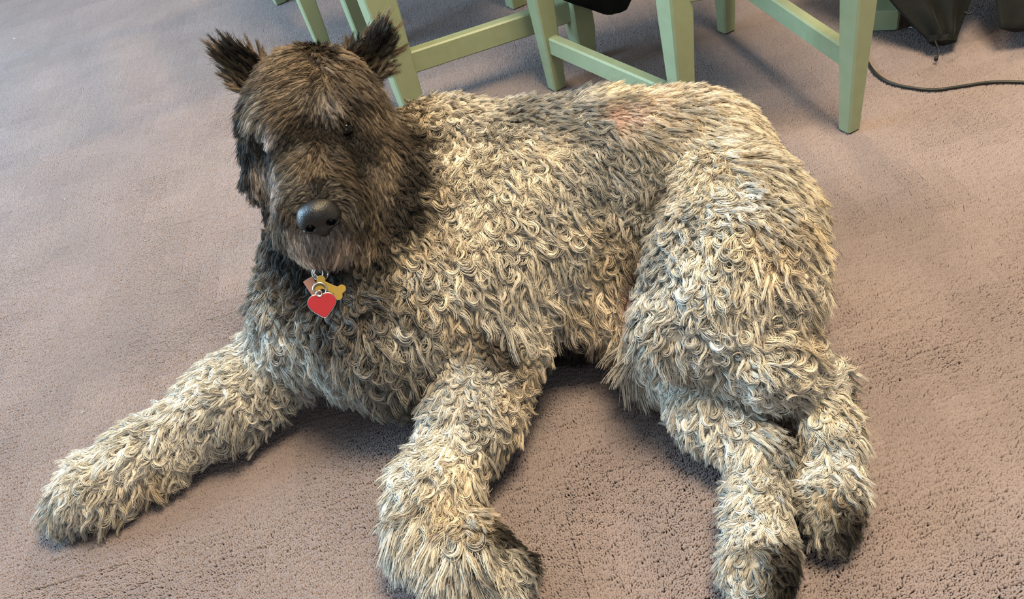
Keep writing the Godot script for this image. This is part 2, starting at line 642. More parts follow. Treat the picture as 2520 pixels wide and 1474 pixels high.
func skeleton() -> void:
	joint("brisket", Vector3(-0.155, 0.130, -0.798), 0.1067)
	joint("chest", Vector3(-0.069, 0.155, -0.857), 0.1363)
	joint("rib", Vector3(0.043, 0.150, -0.868), 0.1448)
	joint("loin", Vector3(0.160, 0.150, -0.862), 0.1335)
	joint("pelvis", Vector3(0.256, 0.145, -0.849), 0.1150)
	joint("rump", Vector3(0.302, 0.120, -0.767), 0.0810)
	joint("butt", Vector3(0.307, 0.105, -0.707), 0.0633)
	joint("belly", Vector3(0.079, 0.090, -0.805), 0.0886)
	joint("groin", Vector3(0.153, 0.100, -0.751), 0.0667)
	joint("sternum", Vector3(-0.226, 0.110, -0.834), 0.0649)
	joint("neck0", Vector3(-0.121, 0.220, -0.850), 0.0970)
	joint("neck1", Vector3(-0.152, 0.280, -0.862), 0.0817)
	joint("throat", Vector3(-0.214, 0.200, -0.843), 0.0617)
	joint("withers", Vector3(-0.037, 0.235, -0.913), 0.0836)
	joint("nshoulder", Vector3(-0.057, 0.160, -0.777), 0.0855)
	joint("nelbow", Vector3(-0.041, 0.100, -0.712), 0.0558)
	joint("nfore", Vector3(-0.079, 0.070, -0.647), 0.0465)
	joint("nwrist", Vector3(-0.145, 0.055, -0.564), 0.0376)
	joint("npast", Vector3(-0.155, 0.045, -0.525), 0.0331)
	joint("npaw", Vector3(-0.116, 0.040, -0.482), 0.0311)
	joint("ntoe", Vector3(-0.080, 0.032, -0.455), 0.0221)
	joint("fshoulder", Vector3(-0.247, 0.150, -0.824), 0.0671)
	joint("felbow", Vector3(-0.298, 0.085, -0.833), 0.0521)
	joint("ffore", Vector3(-0.393, 0.065, -0.794), 0.0476)
	joint("fwrist", Vector3(-0.517, 0.050, -0.756), 0.0362)
	joint("fpaw", Vector3(-0.583, 0.042, -0.732), 0.0347)
	joint("ftoe", Vector3(-0.631, 0.030, -0.719), 0.0220)
	joint("hip", Vector3(0.269, 0.180, -0.727), 0.0740)
	joint("thigh", Vector3(0.236, 0.170, -0.638), 0.0797)
	joint("knee", Vector3(0.171, 0.150, -0.613), 0.0423)
	joint("nshank", Vector3(0.243, 0.120, -0.561), 0.0383)
	joint("nhock", Vector3(0.292, 0.075, -0.536), 0.0221)
	joint("nmeta", Vector3(0.283, 0.050, -0.484), 0.0198)
	joint("nhpaw", Vector3(0.253, 0.040, -0.428), 0.0214)
	joint("nhtoe", Vector3(0.241, 0.030, -0.400), 0.0178)
	joint("fknee", Vector3(0.161, 0.070, -0.657), 0.0366)
	joint("fshank", Vector3(0.179, 0.055, -0.567), 0.0340)
	joint("fhock", Vector3(0.206, 0.045, -0.494), 0.0235)
	joint("fmeta", Vector3(0.179, 0.040, -0.436), 0.0216)
	joint("fhpaw", Vector3(0.160, 0.036, -0.387), 0.0255)
	joint("fhtoe", Vector3(0.149, 0.032, -0.365), 0.0227)
	joint("skull", Vector3(-0.158, 0.365, -0.911), 0.0689)
	joint("brow", Vector3(-0.163, 0.357, -0.881), 0.0681)
	joint("cheekr", Vector3(-0.221, 0.325, -0.867), 0.0347)
	joint("cheekl", Vector3(-0.121, 0.325, -0.844), 0.0435)
	joint("muz0", Vector3(-0.168, 0.345, -0.822), 0.0449)
	joint("muz1", Vector3(-0.174, 0.320, -0.788), 0.0391)
	joint("muzlow", Vector3(-0.181, 0.290, -0.785), 0.0393)
	joint("chin", Vector3(-0.181, 0.270, -0.795), 0.0246)
	joint("browl", Vector3(-0.126, 0.384, -0.862), 0.0166)
	joint("browr", Vector3(-0.202, 0.372, -0.865), 0.0177)
	joint("jowlr", Vector3(-0.217, 0.290, -0.803), 0.0197)
	joint("jowll", Vector3(-0.142, 0.290, -0.790), 0.0269)
	bone("brisket", "chest", 0.028)
	bone("chest", "rib", 0.028)
	bone("rib", "loin", 0.028)
	bone("loin", "pelvis", 0.028)
	bone("pelvis", "rump", 0.028)
	bone("rump", "butt", 0.028)
	bone("brisket", "belly", 0.028)
	bone("belly", "groin", 0.028)
	bone("sternum", "brisket", 0.028)
	bone("rib", "belly", 0.028)
	bone("chest", "neck0", 0.028)
	bone("neck0", "withers", 0.028)
	bone("withers", "rib", 0.028)
	bone("neck0", "neck1", 0.028)
	bone("neck1", "skull", 0.028)
	bone("neck1", "throat", 0.028)
	bone("throat", "sternum", 0.028)
	bone("neck0", "sternum", 0.028)
	bone("chest", "nshoulder", 0.028)
	bone("nshoulder", "nelbow", 0.028)
	bone("nelbow", "nfore", 0.028)
	bone("nfore", "nwrist", 0.028)
	bone("nwrist", "npast", 0.028)
	bone("npast", "npaw", 0.028)
	bone("npaw", "ntoe", 0.028)
	bone("brisket", "fshoulder", 0.028)
	bone("fshoulder", "felbow", 0.028)
	bone("felbow", "ffore", 0.028)
	bone("ffore", "fwrist", 0.028)
	bone("fwrist", "fpaw", 0.028)
	bone("fpaw", "ftoe", 0.028)
	bone("pelvis", "hip", 0.028)
	bone("hip", "thigh", 0.028)
	bone("thigh", "knee", 0.028)
	bone("thigh", "nshank", 0.028)
	bone("knee", "nshank", 0.028)
	bone("rump", "thigh", 0.028)
	bone("nshank", "nhock", 0.028)
	bone("nhock", "nmeta", 0.028)
	bone("nmeta", "nhpaw", 0.028)
	bone("nhpaw", "nhtoe", 0.028)
	bone("groin", "fknee", 0.028)
	bone("fknee", "fshank", 0.028)
	bone("fshank", "fhock", 0.028)
	bone("fhock", "fmeta", 0.028)
	bone("fmeta", "fhpaw", 0.028)
	bone("fhpaw", "fhtoe", 0.028)
	bone("skull", "brow", 0.018)
	bone("brow", "cheekr", 0.018)
	bone("brow", "cheekl", 0.018)
	bone("brow", "muz0", 0.018)
	bone("muz0", "muz1", 0.018)
	bone("muz1", "muzlow", 0.018)
	bone("muzlow", "chin", 0.018)
	bone("muz1", "jowlr", 0.018)
	bone("muz1", "jowll", 0.018)
	bone("brow", "browl", 0.018)
	bone("brow", "browr", 0.018)


func coat_guides() -> void:
	guide(0, Vector3(-0.133, 0.435, -0.919), Vector3(-0.284, -0.717, 0.636), Color(0.105, 0.080, 0.058), 0.024, 0.18)
	guide(0, Vector3(-0.163, 0.439, -0.919), Vector3(-0.945, -0.244, 0.217), Color(0.260, 0.200, 0.145), 0.027, 0.12)
	guide(0, Vector3(-0.106, 0.417, -0.923), Vector3(0.326, -0.707, 0.627), Color(0.260, 0.200, 0.145), 0.025, 0.12)
	guide(0, Vector3(-0.195, 0.430, -0.899), Vector3(-0.999, -0.037, 0.032), Color(0.150, 0.122, 0.098), 0.029, 0.12)
	guide(0, Vector3(-0.090, 0.394, -0.909), Vector3(0.597, -0.600, 0.532), Color(0.150, 0.122, 0.098), 0.025, 0.12)
	guide(0, Vector3(-0.151, 0.433, -0.864), Vector3(-0.913, -0.306, 0.271), Color(0.200, 0.152, 0.108), 0.029, 0.09)
	guide(0, Vector3(-0.116, 0.420, -0.868), Vector3(0.268, -0.721, 0.639), Color(0.260, 0.200, 0.145), 0.025, 0.09)
	guide(0, Vector3(-0.142, 0.419, -0.842), Vector3(-0.378, -0.693, 0.614), Color(0.150, 0.130, 0.110), 0.020, 0.06)
	guide(0, Vector3(-0.175, 0.423, -0.845), Vector3(-0.985, -0.131, 0.116), Color(0.260, 0.200, 0.145), 0.029, 0.09)
	guide(0, Vector3(-0.207, 0.414, -0.858), Vector3(-0.802, -0.447, 0.396), Color(0.280, 0.250, 0.215), 0.025, 0.06)
	guide(0, Vector3(-0.209, 0.402, -0.842), Vector3(-0.547, -0.626, 0.555), Color(0.280, 0.250, 0.215), 0.024, 0.06)
	guide(0, Vector3(-0.108, 0.404, -0.850), Vector3(0.663, -0.560, 0.497), Color(0.150, 0.122, 0.098), 0.029, 0.09)
	guide(0, Vector3(-0.131, 0.406, -0.833), Vector3(0.663, -0.560, 0.497), Color(0.420, 0.380, 0.370), 0.025, 0.18)
	guide(0, Vector3(-0.091, 0.367, -0.845), Vector3(0.175, -0.737, 0.653), Color(0.200, 0.152, 0.108), 0.022, 0.06)
	guide(0, Vector3(-0.087, 0.379, -0.869), Vector3(0.348, -0.701, 0.622), Color(0.105, 0.080, 0.058), 0.025, 0.06)
	guide(0, Vector3(-0.089, 0.341, -0.813), Vector3(-0.187, -0.735, 0.652), Color(0.260, 0.200, 0.145), 0.017, 0.03)
	guide(0, Vector3(-0.102, 0.329, -0.795), Vector3(-0.187, -0.735, 0.652), Color(0.260, 0.200, 0.145), 0.017, 0.03)
	guide(0, Vector3(-0.166, 0.412, -0.828), Vector3(-0.913, -0.306, 0.271), Color(0.200, 0.152, 0.108), 0.019, 0.12)
	guide(0, Vector3(-0.185, 0.410, -0.831), Vector3(-0.937, -0.261, 0.231), Color(0.200, 0.152, 0.108), 0.020, 0.12)
	guide(0, Vector3(-0.201, 0.398, -0.831), Vector3(-0.749, -0.496, 0.440), Color(0.420, 0.380, 0.370), 0.020, 0.06)
	guide(0, Vector3(-0.120, 0.402, -0.835), Vector3(0.477, -0.657, 0.583), Color(0.200, 0.152, 0.108), 0.015, 0.30)
	guide(0, Vector3(-0.109, 0.389, -0.835), Vector3(0.663, -0.560, 0.497), Color(0.200, 0.152, 0.108), 0.017, 0.06)
	guide(0, Vector3(-0.119, 0.391, -0.827), Vector3(0.268, -0.721, 0.639), Color(0.150, 0.122, 0.098), 0.014, 0.12)
	guide(0, Vector3(-0.145, 0.407, -0.827), Vector3(-0.284, -0.717, 0.636), Color(0.150, 0.130, 0.110), 0.014, 0.06)
	guide(0, Vector3(-0.162, 0.403, -0.819), Vector3(-0.620, -0.587, 0.521), Color(0.030, 0.026, 0.023), 0.009, 0.06)  # hollow between the brows: shade put into the hair tint
	guide(0, Vector3(-0.152, 0.400, -0.817), Vector3(-0.284, -0.717, 0.636), Color(0.030, 0.026, 0.023), 0.009, 0.06)
	guide(0, Vector3(-0.140, 0.395, -0.817), Vector3(-0.090, -0.745, 0.661), Color(0.030, 0.026, 0.023), 0.009, 0.06)
	guide(0, Vector3(-0.170, 0.396, -0.811), Vector3(-0.547, -0.626, 0.555), Color(0.030, 0.026, 0.023), 0.009, 0.06)
	guide(0, Vector3(-0.157, 0.394, -0.807), Vector3(-0.284, -0.717, 0.636), Color(0.030, 0.026, 0.023), 0.010, 0.06)
	guide(0, Vector3(-0.182, 0.392, -0.807), Vector3(-0.620, -0.587, 0.521), Color(0.030, 0.026, 0.023), 0.009, 0.06)
	guide(0, Vector3(-0.194, 0.388, -0.810), Vector3(-0.683, -0.547, 0.485), Color(0.030, 0.026, 0.023), 0.010, 0.06)
	guide(0, Vector3(-0.221, 0.390, -0.843), Vector3(-0.378, -0.693, 0.614), Color(0.030, 0.026, 0.023), 0.009, 0.06)  # left eye hollow blackened in the tint, where shade falls
	guide(0, Vector3(-0.223, 0.376, -0.835), Vector3(-0.378, -0.693, 0.614), Color(0.030, 0.026, 0.023), 0.010, 0.06)
	guide(0, Vector3(-0.214, 0.388, -0.832), Vector3(-0.378, -0.693, 0.614), Color(0.030, 0.026, 0.023), 0.009, 0.06)
	guide(0, Vector3(-0.103, 0.344, -0.804), Vector3(-0.090, -0.745, 0.661), Color(0.030, 0.026, 0.023), 0.009, 0.00)  # black tint deepens the right eye hollow, where shade falls
	guide(0, Vector3(-0.102, 0.355, -0.814), Vector3(0.004, -0.748, 0.663), Color(0.030, 0.026, 0.023), 0.009, 0.00)
	guide(0, Vector3(-0.123, 0.343, -0.790), Vector3(0.004, -0.748, 0.663), Color(0.030, 0.026, 0.023), 0.009, 0.00)
	guide(0, Vector3(-0.120, 0.365, -0.807), Vector3(0.093, -0.745, 0.661), Color(0.030, 0.026, 0.023), 0.007, 0.00)
	guide(0, Vector3(-0.160, 0.398, -0.813), Vector3(-0.466, -0.662, 0.587), Color(0.030, 0.026, 0.023), 0.009, 0.00)
	guide(0, Vector3(-0.148, 0.393, -0.811), Vector3(-0.187, -0.735, 0.652), Color(0.030, 0.026, 0.023), 0.009, 0.00)
	guide(0, Vector3(-0.154, 0.389, -0.801), Vector3(-0.284, -0.717, 0.636), Color(0.030, 0.026, 0.023), 0.010, 0.00)
	guide(0, Vector3(-0.178, 0.396, -0.812), Vector3(-0.620, -0.587, 0.521), Color(0.030, 0.026, 0.023), 0.010, 0.00)
	guide(0, Vector3(-0.187, 0.393, -0.813), Vector3(-0.620, -0.587, 0.521), Color(0.030, 0.026, 0.023), 0.010, 0.00)
	guide(0, Vector3(-0.169, 0.392, -0.802), Vector3(-0.683, -0.547, 0.485), Color(0.150, 0.130, 0.110), 0.010, 0.00)
	guide(0, Vector3(-0.136, 0.388, -0.814), Vector3(0.093, -0.745, 0.661), Color(0.030, 0.026, 0.023), 0.009, 0.00)
	guide(0, Vector3(-0.121, 0.380, -0.818), Vector3(0.093, -0.745, 0.661), Color(0.030, 0.026, 0.023), 0.007, 0.00)
	guide(0, Vector3(-0.119, 0.386, -0.822), Vector3(0.093, -0.745, 0.661), Color(0.030, 0.026, 0.023), 0.010, 0.00)
	guide(0, Vector3(-0.125, 0.385, -0.817), Vector3(0.004, -0.748, 0.663), Color(0.030, 0.026, 0.023), 0.009, 0.00)
	guide(0, Vector3(-0.117, 0.379, -0.821), Vector3(0.175, -0.737, 0.653), Color(0.030, 0.026, 0.023), 0.009, 0.00)
	guide(0, Vector3(-0.129, 0.380, -0.811), Vector3(0.093, -0.745, 0.661), Color(0.030, 0.026, 0.023), 0.007, 0.00)
	guide(0, Vector3(-0.117, 0.369, -0.814), Vector3(0.004, -0.748, 0.663), Color(0.030, 0.026, 0.023), 0.007, 0.00)
	guide(0, Vector3(-0.115, 0.385, -0.826), Vector3(0.348, -0.701, 0.622), Color(0.150, 0.130, 0.110), 0.009, 0.00)
	guide(0, Vector3(-0.112, 0.359, -0.810), Vector3(0.004, -0.748, 0.663), Color(0.030, 0.026, 0.023), 0.007, 0.00)
	guide(0, Vector3(-0.109, 0.348, -0.804), Vector3(0.004, -0.748, 0.663), Color(0.030, 0.026, 0.023), 0.008, 0.00)
	guide(0, Vector3(-0.118, 0.347, -0.797), Vector3(0.004, -0.748, 0.663), Color(0.030, 0.026, 0.023), 0.008, 0.00)
	guide(0, Vector3(-0.121, 0.358, -0.800), Vector3(0.004, -0.748, 0.663), Color(0.030, 0.026, 0.023), 0.008, 0.00)
	guide(0, Vector3(-0.113, 0.338, -0.796), Vector3(0.004, -0.748, 0.663), Color(0.030, 0.026, 0.023), 0.009, 0.00)
	guide(0, Vector3(-0.104, 0.336, -0.798), Vector3(-0.090, -0.745, 0.661), Color(0.150, 0.130, 0.110), 0.013, 0.00)
	guide(0, Vector3(-0.159, 0.386, -0.795), Vector3(-0.284, -0.717, 0.636), Color(0.105, 0.080, 0.058), 0.014, 0.06)
	guide(0, Vector3(-0.179, 0.385, -0.794), Vector3(-0.991, -0.097, 0.086), Color(0.200, 0.152, 0.108), 0.019, 0.06)
	guide(0, Vector3(-0.189, 0.376, -0.790), Vector3(-0.839, -0.407, 0.361), Color(0.280, 0.250, 0.215), 0.019, 0.06)
	guide(0, Vector3(-0.138, 0.372, -0.792), Vector3(0.984, -0.132, 0.117), Color(0.150, 0.122, 0.098), 0.017, 0.06)
	guide(0, Vector3(-0.134, 0.359, -0.787), Vector3(0.820, -0.428, 0.380), Color(0.200, 0.152, 0.108), 0.017, 0.06)
	guide(0, Vector3(-0.167, 0.372, -0.778), Vector3(-0.378, -0.693, 0.614), Color(0.260, 0.200, 0.145), 0.014, 0.06)
	guide(0, Vector3(-0.188, 0.367, -0.775), Vector3(-0.879, -0.357, 0.317), Color(0.280, 0.250, 0.215), 0.017, 0.06)
	guide(0, Vector3(-0.142, 0.352, -0.769), Vector3(0.820, -0.428, 0.380), Color(0.105, 0.080, 0.058), 0.019, 0.06)
	guide(0, Vector3(-0.204, 0.363, -0.786), Vector3(-0.547, -0.626, 0.555), Color(0.420, 0.380, 0.370), 0.017, 0.03)
	guide(0, Vector3(-0.235, 0.343, -0.837), Vector3(-0.378, -0.693, 0.614), Color(0.400, 0.310, 0.245), 0.017, 0.03)
	guide(0, Vector3(-0.125, 0.332, -0.779), Vector3(0.409, -0.683, 0.606), Color(0.105, 0.080, 0.058), 0.019, 0.06)
	guide(0, Vector3(-0.105, 0.315, -0.784), Vector3(-0.187, -0.735, 0.652), Color(0.150, 0.122, 0.098), 0.019, 0.06)
	guide(0, Vector3(-0.165, 0.357, -0.759), Vector3(0.284, 0.717, -0.636), Color(0.030, 0.026, 0.023), 0.009, 0.00)
	guide(0, Vector3(-0.182, 0.358, -0.760), Vector3(-0.945, -0.244, 0.217), Color(0.150, 0.130, 0.110), 0.014, 0.00)
	guide(0, Vector3(-0.148, 0.348, -0.759), Vector3(0.959, -0.212, 0.188), Color(0.150, 0.130, 0.110), 0.014, 0.00)
	guide(0, Vector3(-0.203, 0.344, -0.757), Vector3(-0.714, -0.524, 0.465), Color(0.105, 0.080, 0.058), 0.017, 0.06)
	guide(0, Vector3(-0.140, 0.323, -0.754), Vector3(0.418, -0.680, 0.603), Color(0.150, 0.130, 0.110), 0.020, 0.06)
	guide(0, Vector3(-0.226, 0.309, -0.777), Vector3(-0.547, -0.626, 0.555), Color(0.200, 0.152, 0.108), 0.020, 0.06)
	guide(0, Vector3(-0.124, 0.291, -0.759), Vector3(-0.187, -0.735, 0.652), Color(0.105, 0.080, 0.058), 0.020, 0.06)
	guide(0, Vector3(-0.182, 0.300, -0.740), Vector3(-0.284, -0.717, 0.636), Color(0.420, 0.380, 0.370), 0.014, 0.00)
	guide(0, Vector3(-0.210, 0.295, -0.751), Vector3(-0.378, -0.693, 0.614), Color(0.740, 0.580, 0.470), 0.017, 0.06)  # beard tint raised past its own colour to stand in for front light
	guide(0, Vector3(-0.183, 0.288, -0.740), Vector3(-0.284, -0.717, 0.636), Color(0.740, 0.580, 0.470), 0.017, 0.06)
	guide(0, Vector3(-0.162, 0.281, -0.744), Vector3(-0.187, -0.735, 0.652), Color(0.740, 0.580, 0.470), 0.017, 0.06)
	guide(0, Vector3(-0.140, 0.275, -0.753), Vector3(-0.187, -0.735, 0.652), Color(0.260, 0.200, 0.145), 0.019, 0.06)
	guide(0, Vector3(-0.234, 0.385, -0.868), Vector3(-0.937, -0.261, 0.231), Color(0.030, 0.026, 0.023), 0.038, 0.12)
	guide(0, Vector3(-0.226, 0.407, -0.892), Vector3(-0.964, -0.200, 0.178), Color(0.030, 0.026, 0.023), 0.034, 0.12)
	guide(0, Vector3(-0.244, 0.354, -0.861), Vector3(-0.737, -0.506, 0.449), Color(0.030, 0.026, 0.023), 0.031, 0.12)
	guide(0, Vector3(-0.074, 0.342, -0.850), Vector3(0.093, -0.745, 0.661), Color(0.105, 0.080, 0.058), 0.027, 0.18)
	guide(0, Vector3(-0.071, 0.350, -0.917), Vector3(0.348, -0.701, 0.622), Color(0.150, 0.122, 0.098), 0.027, 0.18)
	guide(1, Vector3(-0.069, 0.325, -0.829), Vector3(0.093, -0.745, 0.661), Color(0.030, 0.026, 0.023), 0.032, 0.40)
	guide(1, Vector3(-0.079, 0.307, -0.792), Vector3(-0.090, -0.745, 0.661), Color(0.030, 0.026, 0.023), 0.032, 0.40)
	guide(1, Vector3(-0.094, 0.289, -0.767), Vector3(0.004, -0.748, 0.663), Color(0.030, 0.026, 0.023), 0.030, 0.40)
	guide(1, Vector3(-0.059, 0.324, -0.873), Vector3(0.004, -0.748, 0.663), Color(0.030, 0.026, 0.023), 0.030, 0.30)
	guide(1, Vector3(-0.067, 0.313, -0.811), Vector3(0.004, -0.748, 0.663), Color(0.030, 0.026, 0.023), 0.030, 0.40)
	guide(1, Vector3(-0.082, 0.298, -0.781), Vector3(0.004, -0.748, 0.663), Color(0.030, 0.026, 0.023), 0.030, 0.40)
	guide(1, Vector3(-0.114, 0.272, -0.752), Vector3(0.004, -0.748, 0.663), Color(0.030, 0.026, 0.023), 0.030, 0.40)
	guide(1, Vector3(-0.132, 0.257, -0.745), Vector3(-0.090, -0.745, 0.661), Color(0.030, 0.026, 0.023), 0.028, 0.40)
	guide(1, Vector3(-0.154, 0.249, -0.746), Vector3(-0.090, -0.745, 0.661), Color(0.030, 0.026, 0.023), 0.026, 0.30)
	guide(1, Vector3(-0.181, 0.246, -0.756), Vector3(-0.187, -0.735, 0.652), Color(0.030, 0.026, 0.023), 0.024, 0.30)
	guide(1, Vector3(-0.228, 0.246, -0.785), Vector3(-0.378, -0.693, 0.614), Color(0.030, 0.026, 0.023), 0.024, 0.30)
	guide(1, Vector3(-0.248, 0.258, -0.811), Vector3(-0.547, -0.626, 0.555), Color(0.030, 0.026, 0.023), 0.026, 0.30)
	guide(1, Vector3(-0.251, 0.307, -0.848), Vector3(-0.839, -0.407, 0.361), Color(0.030, 0.026, 0.023), 0.032, 0.50)
	guide(1, Vector3(-0.271, 0.255, -0.851), Vector3(-0.749, -0.496, 0.440), Color(0.150, 0.130, 0.110), 0.036, 0.60)
	guide(1, Vector3(-0.295, 0.211, -0.842), Vector3(-0.649, -0.569, 0.505), Color(0.280, 0.250, 0.215), 0.036, 0.60)
	guide(1, Vector3(-0.254, 0.231, -0.791), Vector3(-0.466, -0.662, 0.587), Color(0.150, 0.130, 0.110), 0.034, 0.60)
	guide(1, Vector3(-0.203, 0.232, -0.759), Vector3(-0.284, -0.717, 0.636), Color(0.030, 0.026, 0.023), 0.026, 0.40)
	guide(1, Vector3(-0.151, 0.244, -0.743), Vector3(-0.090, -0.745, 0.661), Color(0.150, 0.130, 0.110), 0.034, 0.50)
	guide(1, Vector3(-0.104, 0.260, -0.747), Vector3(0.130, -0.742, 0.658), Color(0.560, 0.460, 0.330), 0.038, 0.70)
	guide(1, Vector3(-0.166, 0.255, -0.752), Vector3(-0.284, -0.717, 0.636), Color(0.030, 0.026, 0.023), 0.026, 0.30)
	guide(1, Vector3(-0.251, 0.212, -0.772), Vector3(-0.466, -0.662, 0.587), Color(0.150, 0.130, 0.110), 0.034, 0.60)
	guide(1, Vector3(-0.269, 0.193, -0.764), Vector3(-0.466, -0.662, 0.587), Color(0.410, 0.390, 0.355), 0.034, 0.60)
	guide(1, Vector3(-0.294, 0.196, -0.787), Vector3(-0.547, -0.626, 0.555), Color(0.410, 0.390, 0.355), 0.034, 0.60)
	guide(1, Vector3(-0.189, 0.208, -0.714), Vector3(0.004, -0.748, 0.663), Color(0.150, 0.130, 0.110), 0.034, 0.60)
	guide(1, Vector3(-0.221, 0.188, -0.719), Vector3(-0.284, -0.717, 0.636), Color(0.150, 0.130, 0.110), 0.036, 0.50)
	guide(1, Vector3(-0.176, 0.179, -0.689), Vector3(0.004, -0.748, 0.663), Color(0.280, 0.250, 0.215), 0.040, 0.40)
	guide(1, Vector3(-0.134, 0.213, -0.712), Vector3(0.409, -0.683, 0.606), Color(0.280, 0.250, 0.215), 0.040, 0.60)
	guide(1, Vector3(-0.160, 0.222, -0.720), Vector3(0.130, -0.742, 0.658), Color(0.150, 0.130, 0.110), 0.038, 0.60)
	guide(1, Vector3(-0.167, 0.138, -0.677), Vector3(0.004, -0.748, 0.663), Color(0.280, 0.250, 0.215), 0.045, 0.40)
	guide(1, Vector3(-0.140, 0.110, -0.679), Vector3(-0.090, -0.745, 0.661), Color(0.280, 0.250, 0.215), 0.044, 0.40)
	guide(1, Vector3(-0.224, 0.154, -0.706), Vector3(-0.187, -0.735, 0.652), Color(0.410, 0.390, 0.355), 0.036, 0.40)
	guide(1, Vector3(-0.127, 0.182, -0.692), Vector3(0.268, -0.721, 0.639), Color(0.640, 0.585, 0.500), 0.044, 0.60)
	guide(1, Vector3(-0.048, 0.325, -0.896), Vector3(0.004, -0.748, 0.663), Color(0.560, 0.460, 0.330), 0.032, 0.40)
	guide(1, Vector3(-0.062, 0.317, -0.830), Vector3(0.093, -0.745, 0.661), Color(0.150, 0.122, 0.098), 0.032, 0.50)
	guide(1, Vector3(-0.018, 0.324, -0.905), Vector3(0.130, -0.742, 0.658), Color(0.840, 0.745, 0.600), 0.032, 0.50)
	guide(1, Vector3(-0.018, 0.297, -0.827), Vector3(-0.090, -0.745, 0.661), Color(0.840, 0.745, 0.600), 0.036, 0.60)
	guide(1, Vector3(-0.055, 0.290, -0.788), Vector3(0.093, -0.745, 0.661), Color(0.560, 0.460, 0.330), 0.036, 0.70)
	guide(1, Vector3(-0.023, 0.261, -0.762), Vector3(0.004, -0.748, 0.663), Color(0.840, 0.745, 0.600), 0.036, 0.70)
	guide(1, Vector3(-0.075, 0.250, -0.738), Vector3(0.218, -0.730, 0.648), Color(0.740, 0.610, 0.450), 0.038, 0.70)
	guide(1, Vector3(-0.065, 0.222, -0.707), Vector3(0.130, -0.742, 0.658), Color(0.840, 0.745, 0.600), 0.042, 0.60)
	guide(1, Vector3(-0.101, 0.226, -0.719), Vector3(0.268, -0.721, 0.639), Color(0.560, 0.460, 0.330), 0.042, 0.60)
	guide(1, Vector3(-0.052, 0.193, -0.691), Vector3(0.218, -0.730, 0.648), Color(0.740, 0.610, 0.450), 0.040, 0.50)
	guide(1, Vector3(-0.005, 0.222, -0.724), Vector3(0.218, -0.730, 0.648), Color(0.840, 0.745, 0.600), 0.040, 0.60)
	guide(1, Vector3(0.027, 0.265, -0.764), Vector3(0.543, -0.628, 0.557), Color(0.840, 0.745, 0.600), 0.036, 0.50)
	guide(1, Vector3(-0.010, 0.164, -0.690), Vector3(0.093, -0.745, 0.661), Color(0.860, 0.800, 0.700), 0.050, 0.30)
	guide(1, Vector3(0.033, 0.308, -0.879), Vector3(0.175, -0.737, 0.653), Color(0.640, 0.585, 0.500), 0.032, 0.40)
	guide(1, Vector3(0.083, 0.301, -0.881), Vector3(0.543, -0.628, 0.557), Color(0.410, 0.390, 0.355), 0.032, 0.20)
	guide(1, Vector3(0.079, 0.289, -0.805), Vector3(0.543, -0.628, 0.557), Color(0.840, 0.745, 0.600), 0.034, 0.30)
	guide(1, Vector3(0.116, 0.294, -0.853), Vector3(0.663, -0.560, 0.497), Color(0.410, 0.390, 0.355), 0.032, 0.20)
	guide(1, Vector3(0.105, 0.271, -0.783), Vector3(0.477, -0.657, 0.583), Color(0.640, 0.585, 0.500), 0.032, 0.30)
	guide(1, Vector3(0.144, 0.277, -0.934), Vector3(0.982, -0.140, 0.124), Color(0.410, 0.390, 0.355), 0.034, 0.10)
	guide(1, Vector3(0.187, 0.284, -0.893), Vector3(0.922, -0.290, 0.257), Color(0.840, 0.745, 0.600), 0.034, 0.10)
	guide(1, Vector3(0.191, 0.284, -0.835), Vector3(0.663, -0.560, 0.497), Color(0.750, 0.550, 0.470), 0.012, 0.00)
	guide(1, Vector3(0.142, 0.286, -0.823), Vector3(0.597, -0.600, 0.532), Color(0.410, 0.390, 0.355), 0.030, 0.20)
	guide(1, Vector3(0.063, 0.234, -0.739), Vector3(0.348, -0.701, 0.622), Color(0.840, 0.745, 0.600), 0.036, 0.50)
	guide(1, Vector3(0.075, 0.189, -0.720), Vector3(0.175, -0.737, 0.653), Color(0.640, 0.585, 0.500), 0.038, 0.40)
	guide(1, Vector3(0.137, 0.254, -0.766), Vector3(0.093, -0.745, 0.661), Color(0.410, 0.390, 0.355), 0.032, 0.20)
	guide(1, Vector3(0.179, 0.266, -0.787), Vector3(0.004, -0.748, 0.663), Color(0.410, 0.390, 0.355), 0.030, 0.20)
	guide(1, Vector3(0.211, 0.271, -0.809), Vector3(0.543, -0.628, 0.557), Color(0.560, 0.460, 0.330), 0.030, 0.10)
	guide(1, Vector3(0.193, 0.243, -0.762), Vector3(-0.187, -0.735, 0.652), Color(0.410, 0.390, 0.355), 0.030, 0.30)
	guide(1, Vector3(0.132, 0.212, -0.736), Vector3(0.004, -0.748, 0.663), Color(0.560, 0.460, 0.330), 0.032, 0.70)
	guide(1, Vector3(0.166, 0.228, -0.746), Vector3(-0.187, -0.735, 0.652), Color(0.410, 0.390, 0.355), 0.032, 0.70)
	guide(1, Vector3(0.098, 0.179, -0.722), Vector3(0.093, -0.745, 0.661), Color(0.560, 0.460, 0.330), 0.034, 0.50)
	guide(1, Vector3(0.062, 0.132, -0.708), Vector3(0.004, -0.748, 0.663), Color(0.560, 0.460, 0.330), 0.040, 0.40)
	guide(1, Vector3(0.046, 0.173, -0.714), Vector3(0.093, -0.745, 0.661), Color(0.840, 0.745, 0.600), 0.040, 0.40)
	guide(1, Vector3(0.099, 0.124, -0.700), Vector3(0.004, -0.748, 0.663), Color(0.740, 0.610, 0.450), 0.038, 0.50)
	guide(1, Vector3(0.102, 0.090, -0.691), Vector3(0.004, -0.748, 0.663), Color(0.740, 0.610, 0.450), 0.044, 0.30)
